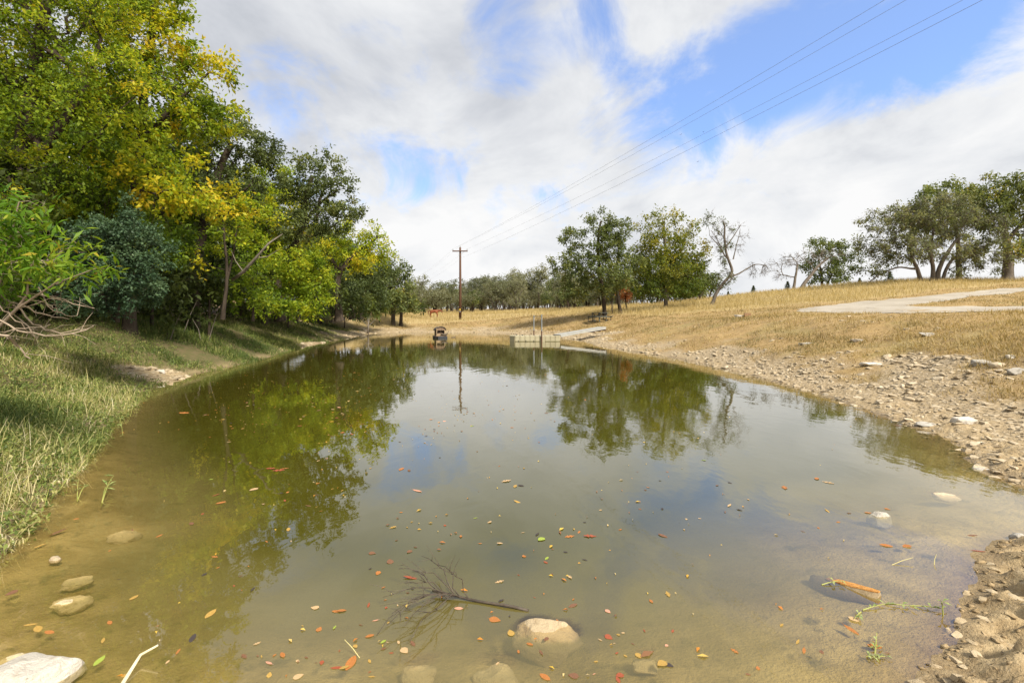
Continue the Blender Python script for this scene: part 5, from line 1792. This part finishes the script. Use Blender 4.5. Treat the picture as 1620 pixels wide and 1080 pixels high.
LEAFC = {'orange': ((.46, .19, .04), (.27, .085, .025)), 'yellow': ((.48, .32, .07), (.30, .16, .04)), 'red': ((.34, .085, .03), (.22, .05, .025)), 'brown': ((.22, .105, .05), (.12, .055, .03)),
         'tan': ((.55, .38, .20), (.42, .27, .13)), 'dark': ((.035, .028, .028), (.06, .045, .04)), 'green': ((.24, .34, .04), (.32, .36, .06)), 'pink': ((.58, .30, .20), (.48, .22, .14))}
LM = {k: simple('leaf_' + k, a, b_, 28, .55, .3, spec=.4) for k, (a, b_) in LEAFC.items()}
LSH = {}
for kd in ('oval', 'slim', 'lobed', 'broad'):
    for cn in LEAFC:
        for v_ in range(2):
            me = leaf_mesh(kd, hash((kd, v_)) % 1000 if False else (len(LSH) * 7 + v_))
            me.materials.append(LM[cn])
            LSH[kd, cn, v_] = me
rl = np.random.default_rng(31)
ADJ = {'orange': 'orange', 'yellow': 'yellow', 'red': 'red', 'brown': 'brown', 'tan': 'pale tan', 'dark': 'blackish', 'green': 'green', 'pink': 'pinkish'}
placed = []


def fallen(px, py, wpx, kd, cn, label=None, rz=None):
    p = P0(px, py)
    s = wpx / F * p[1]
    o = link('fallen_leaf', LSH[kd, cn, int(rl.integers(0, 2))], None, None, (p[0], p[1], .002))
    o.rotation_euler = (rl.normal() * .06, rl.normal() * .06, rl.uniform(0, 6.28) if rz is None else rz)
    o.scale = (s,) * 3
    placed.append((px, py))
    tag(o, label or f'small {ADJ[cn]} fallen leaf floating flat on the pond', 'leaf', f'small {ADJ[cn]} leaves afloat on the pond')


for a in [(428, 741, 17, 'lobed', 'red', 'leftmost leaf of the bright red cluster afloat before the left trees'), (441, 744, 17, 'lobed', 'red', 'middle leaf of the bright red cluster afloat before the left trees'), (450, 741, 12, 'lobed', 'orange', 'small right leaf of the bright red cluster before the left trees'),
          (635, 742, 14, 'lobed', 'orange', 'orange leaf touching a brown one in the blue reflection'), (647, 744, 10, 'oval', 'brown', 'brown leaf touching an orange one in the blue reflection'), (660, 776, 22, 'slim', 'pink', 'long pinkish leaf tilted in the blue sky reflection'),
          (350, 795, 17, 'oval', 'orange', 'tan-orange oval leaf in the green reflection of the left trees'), (341, 783, 14, 'slim', 'red', 'red slim leaf above the orange oval leaf at left'), (401, 774, 15, 'broad', 'tan', 'pale heart-shaped leaf in the green reflection of the left trees'),
          (291, 653, 20, 'lobed', 'orange', 'orange lobed leaf near the stony gap of the left bank'), (56, 730, 16, 'lobed', 'orange', 'orange lobed leaf caught in the weeds of the left bank'), (819, 794, 17, 'slim', 'yellow', 'yellow slim leaf in the middle of the pond'), (801, 761, 16, 'lobed', 'tan', 'pale lobed leaf near the middle of the pond'),
          (815, 769, 12, 'oval', 'yellow', 'yellow leaf joined to a black one mid-pond'), (824, 768, 11, 'oval', 'dark', 'black leaf joined to a yellow one mid-pond'), (856, 853, 15, 'broad', 'green', 'single bright green leaf in the middle foreground'), (850, 845, 13, 'slim', 'dark', 'dark leaf touching the bright green leaf'),
          (933, 848, 19, 'lobed', 'red', 'reddish lobed leaf in the middle foreground'), (617, 888, 15, 'broad', 'brown', 'folded brown leaf left of the sunken branch'), (589, 875, 12, 'broad', 'brown', 'brown leaf with a curl, upper of two left of the branch'), (650, 914, 26, 'slim', 'red', 'curled red-brown leaf caught on the branch twigs'),
          (555, 1049, 30, 'oval', 'orange', 'big orange leaf with a dark tip at the bottom of the picture'), (533, 1056, 22, 'slim', 'red', 'dark red leaf beside the big orange leaf at the bottom'), (545, 1056, 15, 'oval', 'yellow', 'yellow scrap beside the big orange leaf at the bottom'), (640, 1029, 17, 'broad', 'tan', 'pale tan leaf on the lower branch twigs'), (653, 1018, 14, 'lobed', 'brown', 'crumpled brown leaf on the lower branch twigs'),
          (583, 957, 14, 'slim', 'red', 'red-brown slim leaf left of the branch fork'), (585, 1006, 14, 'oval', 'orange', 'orange leaf left below the branch fork'), (540, 966, 16, 'oval', 'orange', 'orange leaf alone left of the branch'), (783, 980, 20, 'broad', 'orange', 'two-toned orange leaf between branch and pale boulder'), (790, 920, 14, 'lobed', 'tan', 'tan crumpled leaf above the sunken branch'),
          (808, 1001, 16, 'broad', 'yellow', 'yellow and black leaf left of the pale boulder'), (838, 1019, 12, 'oval', 'orange', 'orange leaf below the pale boulder'), (856, 1032, 15, 'slim', 'brown', 'brown curled leaf below the pale boulder'), (862, 1071, 20, 'oval', 'orange', 'round orange leaf cut by the bottom edge of the picture'),
          (793, 950, 11, 'lobed', 'dark', 'black leaf above the sunken branch stem'), (963, 1008, 14, 'broad', 'red', 'crumpled red-brown leaf right of the pale boulder'), (1010, 1037, 13, 'broad', 'yellow', 'yellow half of a spotted leaf on the faint sunken stone'), (1047, 1050, 20, 'broad', 'yellow', 'large spotted yellow leaf at the bottom right of centre'), (1059, 1052, 14, 'broad', 'dark', 'black leaf attached to the large spotted yellow leaf'),
          (1030, 951, 10, 'oval', 'orange', 'small pale orange leaf standing alone right of the boulder'), (1352, 979, 20, 'broad', 'tan', 'pale cream leaf on the trailing waterweed'), (1347, 996, 28, 'slim', 'orange', 'large dark-edged orange leaf below the trailing waterweed'), (1384, 1022, 20, 'oval', 'orange', 'orange leaf pair beneath the trailing waterweed'), (1262, 1015, 15, 'slim', 'yellow', 'yellow and black leaf upper of two in the right shallows'),
          (1272, 1029, 18, 'slim', 'orange', 'orange slim leaf lower of two in the right shallows'), (1402, 863, 18, 'oval', 'orange', 'orange leaf with a dark fold and a straw in the right shallows'), (1434, 864, 15, 'broad', 'orange', 'orange leaf with a stem in the right shallows'), (1548, 872, 20, 'slim', 'red', 'rust-red leaf against the mud of the right shore'), (1538, 847, 16, 'slim', 'brown', 'olive-brown leaf off the right shore'),
          (1310, 763, 16, 'lobed', 'tan', 'pale ragged leaf in the cloud reflection at right'), (1292, 757, 13, 'oval', 'orange', 'orange leaf above the pale ragged leaf at right'), (1241, 771, 17, 'lobed', 'orange', 'orange-tan lobed leaf in the cloud reflection at right'), (1309, 808, 14, 'slim', 'yellow', 'yellow-brown slim leaf before the rounded stone'), (1374, 811, 12, 'oval', 'orange', 'orange leaf leaning against the rounded stone'),
          (333, 971, 22, 'oval', 'yellow', 'yellow leaf with a black edge in the left foreground'), (163, 1013, 18, 'slim', 'yellow', 'yellow leaf scrap above the white boulder'), (60, 995, 22, 'oval', 'yellow', 'folded yellow and brown leaf in the left shallows'), (78, 1000, 17, 'oval', 'orange', 'orange leaf beside the folded yellow leaf in the left shallows'), (48, 988, 20, 'slim', 'yellow', 'long yellow leaf behind the folded one in the left shallows'),
          (91, 842, 26, 'slim', 'brown', 'long brown leaf below the waterweeds at left'), (63, 863, 18, 'slim', 'yellow', 'yellow-tipped leaf in the left shallows'), (18, 938, 16, 'broad', 'brown', 'brown leaf lying at the left picture edge'), (447, 1036, 15, 'oval', 'orange', 'orange leaf with a dark stem in the lower left'), (386, 1038, 14, 'lobed', 'brown', 'brown crumpled leaf in the lower left'),
          (505, 995, 12, 'broad', 'orange', 'orange leaf above the dark red leaf at the bottom'), (498, 961, 14, 'broad', 'tan', 'tan leaf left of the branch'), (531, 967, 12, 'oval', 'orange', 'orange leaf of a pair left of the branch'), (400, 932, 14, 'slim', 'dark', 'black leaf in the lower left shadow'), (157, 1045, 22, 'oval', 'green', 'green and brown leaf sunk beside the pale stick')]:
    fallen(*a)
n_named = len(placed)
classes = (['orange'] * 28 + ['yellow'] * 24 + ['red'] * 8 + ['brown'] * 22 + ['tan'] * 16 + ['dark'] * 10 + ['green'] * 3 + ['pink'] * 4)
stuffV, stuffF, stuffT, so = [], [], [], 0
n_ind = 0
tries = 0
while tries < 2600:
    tries += 1
    if rl.random() < .45:
        py_ = rl.uniform(552, 690)
        px_ = rl.uniform(380, 1180)
        if rl.random() < .6:
            px_ = rl.normal(520, 130)
    else:
        py_ = rl.uniform(640, 1076)
        px_ = rl.normal(700, 330)
    if not (10 < px_ < 1600):
        continue
    p = P0(px_, py_)
    if shore_sd(p[0], p[1]) > -.15:
        continue
    if vnoise(np.array([px_ / 90]), np.array([py_ / 60]), 3)[0] < rl.uniform(.25, .85):
        continue
    s = (.012 + rl.gamma(1.6, .010)) * (1.25 if py_ < 700 else 1)
    if py_ > 850 and rl.random() < .55:
        continue
    wpx = s * F / p[1]
    cn = classes[int(rl.integers(0, len(classes)))]
    if min((px_ - a) ** 2 + (py_ - b_) ** 2 for a, b_ in placed[:n_named]) < 12 ** 2:
        continue
    if wpx > 4.2 and n_ind < 225:
        fallen(px_, py_, wpx, ('oval', 'slim', 'oval', 'lobed', 'broad')[int(rl.integers(0, 5))], cn)
        n_ind += 1
    else:
        a = rl.uniform(0, 6.28)
        d = np.array([math.cos(a), math.sin(a), 0]) * s * .5
        e = np.array([-math.sin(a), math.cos(a), 0]) * s * .2
        c = np.array([p[0], p[1], .003])
        stuffV += [c - d, c - e + d * .1 + np.array([0, 0, .006]), c + d, c + e + d * .1 + np.array([0, 0, .004])]
        stuffF.append((so, so + 1, so + 2, so + 3))
        stuffT.append(rl.random())
        so += 4
M_specks = leaf_mat('leaf_specks', [(0, (.20, .10, .05)), (.3, (.55, .20, .03)), (.6, (.60, .40, .05)), (1, (.55, .42, .22))], .1, vary=0)
tag(link('leaf_specks', mk_mesh('leaf_specks', np.array(stuffV), [np.array(stuffF)], np.array(stuffT)), M_specks), 'tiny scattered leaf specks adrift over the whole pond', 'leaves', kind='stuff')

# ------------------------------------------------------------------ wood and weeds in the water
def log_():
    a, b_ = P0(1284, 902), P0(1391, 944)
    t = thing('log', 'split orange-brown log half afloat in the right shallows', 'log', (0, 0, 0))
    d = b_ - a
    sd_ = np.cross(d, [0, 0, 1.0])
    sd_ /= np.linalg.norm(sd_)
    m, m2 = MB(), MB()
    rings, top = [], []
    for u in np.linspace(0, 1, 9):
        c = a + d * u + np.array([0, 0, -.055 + .05 * u])
        w_ = .016 + .045 * math.sin(math.pi * min(1, .12 + u * .75)) + .004 * math.sin(u * 23)
        rings.append([c + sd_ * w_ * x + np.array([0, 0, z]) for x, z in ((-1.25, -.02), (-.9, .012), (-.45, .026), (.45, .030), (.9, .012), (1.2, -.02), (.6, -.055), (-.6, -.055))])
        top.append([c + sd_ * w_ * x + np.array([0, 0, z]) for x, z in ((-.48, .0275), (.46, .0315), (.40, .0375), (-.42, .035))])
    m.loft(rings).build('bark', simple('wet_tan_bark', (.30, .225, .13), (.20, .145, .08), 30, .7, .4), t, smooth=True)
    m2.loft(top[2:]).build('split_face', simple('orange_wood', (.60, .30, .075), (.40, .17, .04), 60, .7, .5, stretch=(1, 1, 1)), t)


log_()


def branch():
    t = thing('sunken_branch', 'dark twiggy branch lying in the water left of the pale boulder', 'branch', (0, 0, 0))
    rr = np.random.default_rng(8)
    a, b_ = P0(836, 966), P0(684, 940)
    st = [a + (b_ - a) * u + np.array([0, 0, .002 + .016 * u + .004 * math.sin(u * 9)]) for u in np.linspace(0, 1, 9)]
    M_wet = simple('wet_dark_twig', (.045, .034, .026), (.09, .07, .05), 30, .6)
    MB().tube(st, np.linspace(.0075, .005, 9), 7).build('stem', M_wet, t, smooth=True)
    ends = [((690, 893), .05), ((668, 880), .13), ((655, 905), .14), ((625, 898), .10), ((640, 925), .09), ((605, 945), .06), ((622, 965), .05), ((612, 985), .05), ((598, 1000), .04), ((640, 992), .09), ((708, 905), .13), ((650, 1010), .03)]
    for (ex, ey), zz in ends:
        u0 = rr.uniform(.55, 1.0)
        s0 = a + (b_ - a) * u0 + np.array([0, 0, .015])
        e = P0(ex, ey) * np.array([1, 1, 0])
        # keep the tip on its sight line although it stands above the water
        dirn = (e - np.array([0, 0, CAMZ]))
        e = np.array([0, 0, CAMZ]) + dirn * (1 - zz / CAMZ)
        pts = [s0 + (e - s0) * u + np.array([0, 0, .05 * math.sin(u * math.pi)]) + rr.normal(size=3) * .008 * (u > 0) for u in np.linspace(0, 1, 7)]
        m = MB().tube(pts, np.linspace(.0034, .0012, 7), 5)
        for _ in range(4):
            q = pts[rr.integers(2, 6)]
            dv = (e - s0) / np.linalg.norm(e - s0) * .08 + rr.normal(size=3) * .05
            dv[2] = abs(dv[2]) * .7
            m.tube([q, q + dv * .5 + rr.normal(size=3) * .006, q + dv], [.0017, .0013, .0007], 4)
        m.build('twig', M_wet, t)


branch()
a, b_ = P0(193, 1082), P0(250, 1020)
stick = MB().tube([a + np.array([0, 0, .0]), a + (b_ - a) * .55 + np.array([-.01, 0, .03]), a * .0 + b_ * .96 + np.array([0, 0, .06])], [.008, .0065, .004], 7).build('stick', simple('pale_straw', (.62, .55, .38), (.52, .44, .28), 12, .7), smooth=True)
tag(stick, 'bent pale straw stick rising from the water in the lower left', 'stick')
for (p, q, zz, lab) in (((1411, 893), (1407, 866), .03, 'short straw standing by the orange leaf in the right shallows'), ((1478, 893), (1464, 879), .05, 'slanting straw in the right shallows'), ((569, 1040), (569, 985), .06, 'thin upright straw left of the branch twigs')):
    a, b_ = P0(*p), P0(*q)
    o = MB().tube([a, a + np.array([(b_[0] - a[0]) * .5, .02, zz * .5]), a + np.array([(b_[0] - a[0]), .03, zz])], [.0022, .002, .0012], 5).build('straw', simple('yellow_straw', (.50, .44, .20), (.42, .36, .16), 12, .7))
    tag(o, lab, 'straw')


def weed(name, label, pts_px, stems, seed, ls=.05):
    t = thing(name, label, 'plant', (0, 0, 0))
    rr = np.random.default_rng(seed)
    for (p, q, zz) in stems:
        a = P0(*p) + np.array([0, 0, -.02])
        e = P0(*q)
        dirn = e - np.array([0, 0, CAMZ])
        e = np.array([0, 0, CAMZ]) + dirn * (1 - zz / CAMZ)
        if zz <= .02:
            a[2] = .002
        pts = [a + (e - a) * u + np.array([0, 0, (.04 if zz > .02 else .004) * math.sin(u * math.pi)]) for u in np.linspace(0, 1, 7)]
        stem = MB().tube(pts, np.linspace(.0035, .0015, 7), 5).build('stem', M_weed_stem, t)
        for k_ in range(5):
            c = pts[rr.integers(2, 7)]
            an = rr.uniform(0, 6.28)
            d = np.array([math.cos(an), math.sin(an), rr.uniform(-.2, .5) if zz > .02 else .05]) * ls * rr.uniform(.7, 1.4)
            s_ = np.array([-math.sin(an), math.cos(an), 0]) * ls * .16
            MB().add([c, c + d * .5 + s_ + np.array([0, 0, .008]), c + d, c + d * .5 - s_ + np.array([0, 0, .008])], [(0, 1, 2, 3)]).build('leaf', M_weed_leaf, stem)


M_weed_stem = simple('weed_stem', (.24, .27, .06), (.32, .31, .09), 12, .6)
M_weed_leaf = simple('weed_leaf', (.16, .22, .06), (.26, .28, .10), 12, .6)
weed('water_weed', 'pale leafy weed stem standing in the water off the left bank', None, [((160, 797), (180, 752), .10), ((160, 797), (172, 760), .05)], 61, .06)
weed('water_weed', 'yellow-green weed stems arching out of the left shallows', None, [((88, 780), (128, 742), .10), ((122, 790), (124, 757), .08), ((70, 800), (82, 765), .07), ((60, 812), (20, 785), .05), ((122, 790), (140, 765), .06)], 62, .05)
weed('water_weed', 'straggling weeds at the edge of the left bank below the stony gap', None, [((195, 690), (188, 655), .10), ((150, 705), (160, 668), .10), ((205, 660), (215, 635), .08), ((235, 628), (240, 610), .1)], 63, .06)
weed('water_weed', 'green weed strand trailing from the log towards the right shore', None, [((1365, 965), (1400, 955), .01), ((1400, 956), (1440, 958), .01), ((1440, 958), (1490, 962), .012), ((1362, 968), (1352, 978), .01), ((1492, 972), (1489, 955), .04), ((1300, 925), (1330, 918), .015)], 64, .035)
weed('water_weed', 'small drowned seedling below the trailing weed strand', None, [((1384, 1040), (1387, 1000), .005), ((1384, 1040), (1400, 1038), .005), ((1384, 1040), (1370, 1038), .005)], 65, .03)

# bare arching brush at the left edge and dead wood in the trees
def brush():
    t = thing('bare_brush', 'tangle of bare arching brown twigs hanging over the left bank', 'brush', gbase(-30, 5.2))
    base = np.array(t.location)
    rr = np.random.default_rng(12)
    for (pts, D_, r_) in [([(-40, 470), (40, 462), (90, 470), (150, 490)], 5.2, .006), ([(-30, 455), (30, 480), (70, 500), (110, 505)], 5.2, .007), ([(20, 480), (60, 520), (100, 528), (150, 515)], 5.1, .006), ([(-20, 500), (40, 525), (90, 535), (140, 520)], 5.0, .007),
                          ([(-40, 520), (10, 530), (30, 545), (45, 570)], 4.8, .009), ([(0, 450), (60, 445), (90, 440)], 5.3, .004), ([(60, 455), (80, 490), (120, 505), (128, 470)], 5.2, .004), ([(-10, 470), (20, 505), (60, 535)], 5.2, .005), ([(-30, 490), (50, 485), (80, 470), (115, 478)], 5.3, .004),
                          ([(30, 470), (75, 480), (95, 495)], 5.1, .004), ([(-20, 540), (20, 520), (80, 515)], 5.0, .005), ([(-30, 480), (30, 500), (55, 530), (58, 545)], 5.2, .006)]:
        q = [W(a, b2, D_ - .55 + rr.uniform(-.25, .25)) - base for a, b2 in pts]
        q = np.array(q)
        u = np.linspace(0, len(q) - 1, 12)
        q = np.stack([np.interp(u, np.arange(len(q)), q[:, c]) for c in range(3)], -1)
        for _ in range(2):
            q[1:-1] = (q[:-2] + q[1:-1] * 2 + q[2:]) / 4
        q += rr.normal(size=q.shape) * .008
        m = MB().tube(q, np.linspace(r_ * 1.4, r_ * .6, 12), 5)
        for _ in range(4):
            s_ = q[rr.integers(3, 11)]
            dv = rr.normal(size=3) * .13 + np.array([.08, 0, 0])
            m.tube([s_, s_ + dv * .5 + np.array([0, 0, .02]), s_ + dv], [r_ * .4, r_ * .3, r_ * .15], 4)
        m.build('twig', M_brush, t)


M_brush = simple('bare_brown_twig', (.36, .285, .215), (.26, .20, .145), 20, .9)
brush()
t = thing('dead_branch', 'long bleached dead branch leaning across the wood edge', 'branch', (0, 0, 0))
q = [W(a, b2, D_) for a, b2, D_ in ((368, 442, 15.6), (385, 430, 15.4), (405, 408, 15.2), (425, 385, 15.2), (447, 370, 15.3))]
MB().tube(q, [.055, .05, .042, .03, .012], 8).build('limb', M_bark_dead, t, smooth=True)
MB().tube([q[2], q[2] + np.array([.3, .1, .05]), q[2] + np.array([.7, .1, .3])], [.02, .014, .006], 5).build('twig', M_bark_dead, t)
MB().tube([q[1], q[1] + np.array([-.3, .1, .35]), q[1] + np.array([-.5, .2, .7])], [.02, .014, .006], 5).build('twig', M_bark_dead, t)
t = thing('dead_tree', 'small bleached dead tree at the far end of the wood', 'dead tree', gbase(582, 44))
MB().tube([(0, 0, 0), (.05, 0, .8), (-.02, 0, 1.7)], [.09, .07, .03], 8).build('trunk', M_bark_dead, t, smooth=True)
for e in ((-.7, 0, 1.6), (.7, .1, 1.4), (.3, 0, 2.0), (-1.2, -.2, .1), (-1.0, .2, .5)):
    MB().tube([(.03, 0, .7 if e[2] > 1 else .25), (e[0] * .5, e[1] * .5, e[2] * .6 + .2), e], [.04, .03, .01], 6).build('branch', M_bark_dead, t)
for i, (px_, D_, hgt, ln, lab) in enumerate([(290, 16.6, 1.2, .5, 'thin dead stem leaning out of the shade right of the evergreen shrub'), (276, 16, 1.0, -.2, 'upright dead stem in the shade right of the evergreen shrub'), (330, 17, 1.0, .3, 'dead stem leaning at the foot of the twin-stemmed elm'), (268, 15, 1.0, .4, 'grey dead stem nearest the evergreen shrub'), (318, 16.6, .8, -.3, 'short dead stem leaning left in the shade')]):
    b = gbase(px_, D_)
    o = MB().tube([(0, 0, 0), (ln * .4, .05, hgt * .55), (ln, 0, hgt)], [.014, .011, .005], 6).build('dry_sapling', M_bark_grey, loc=b)
    tag(o, lab, 'dead sapling')
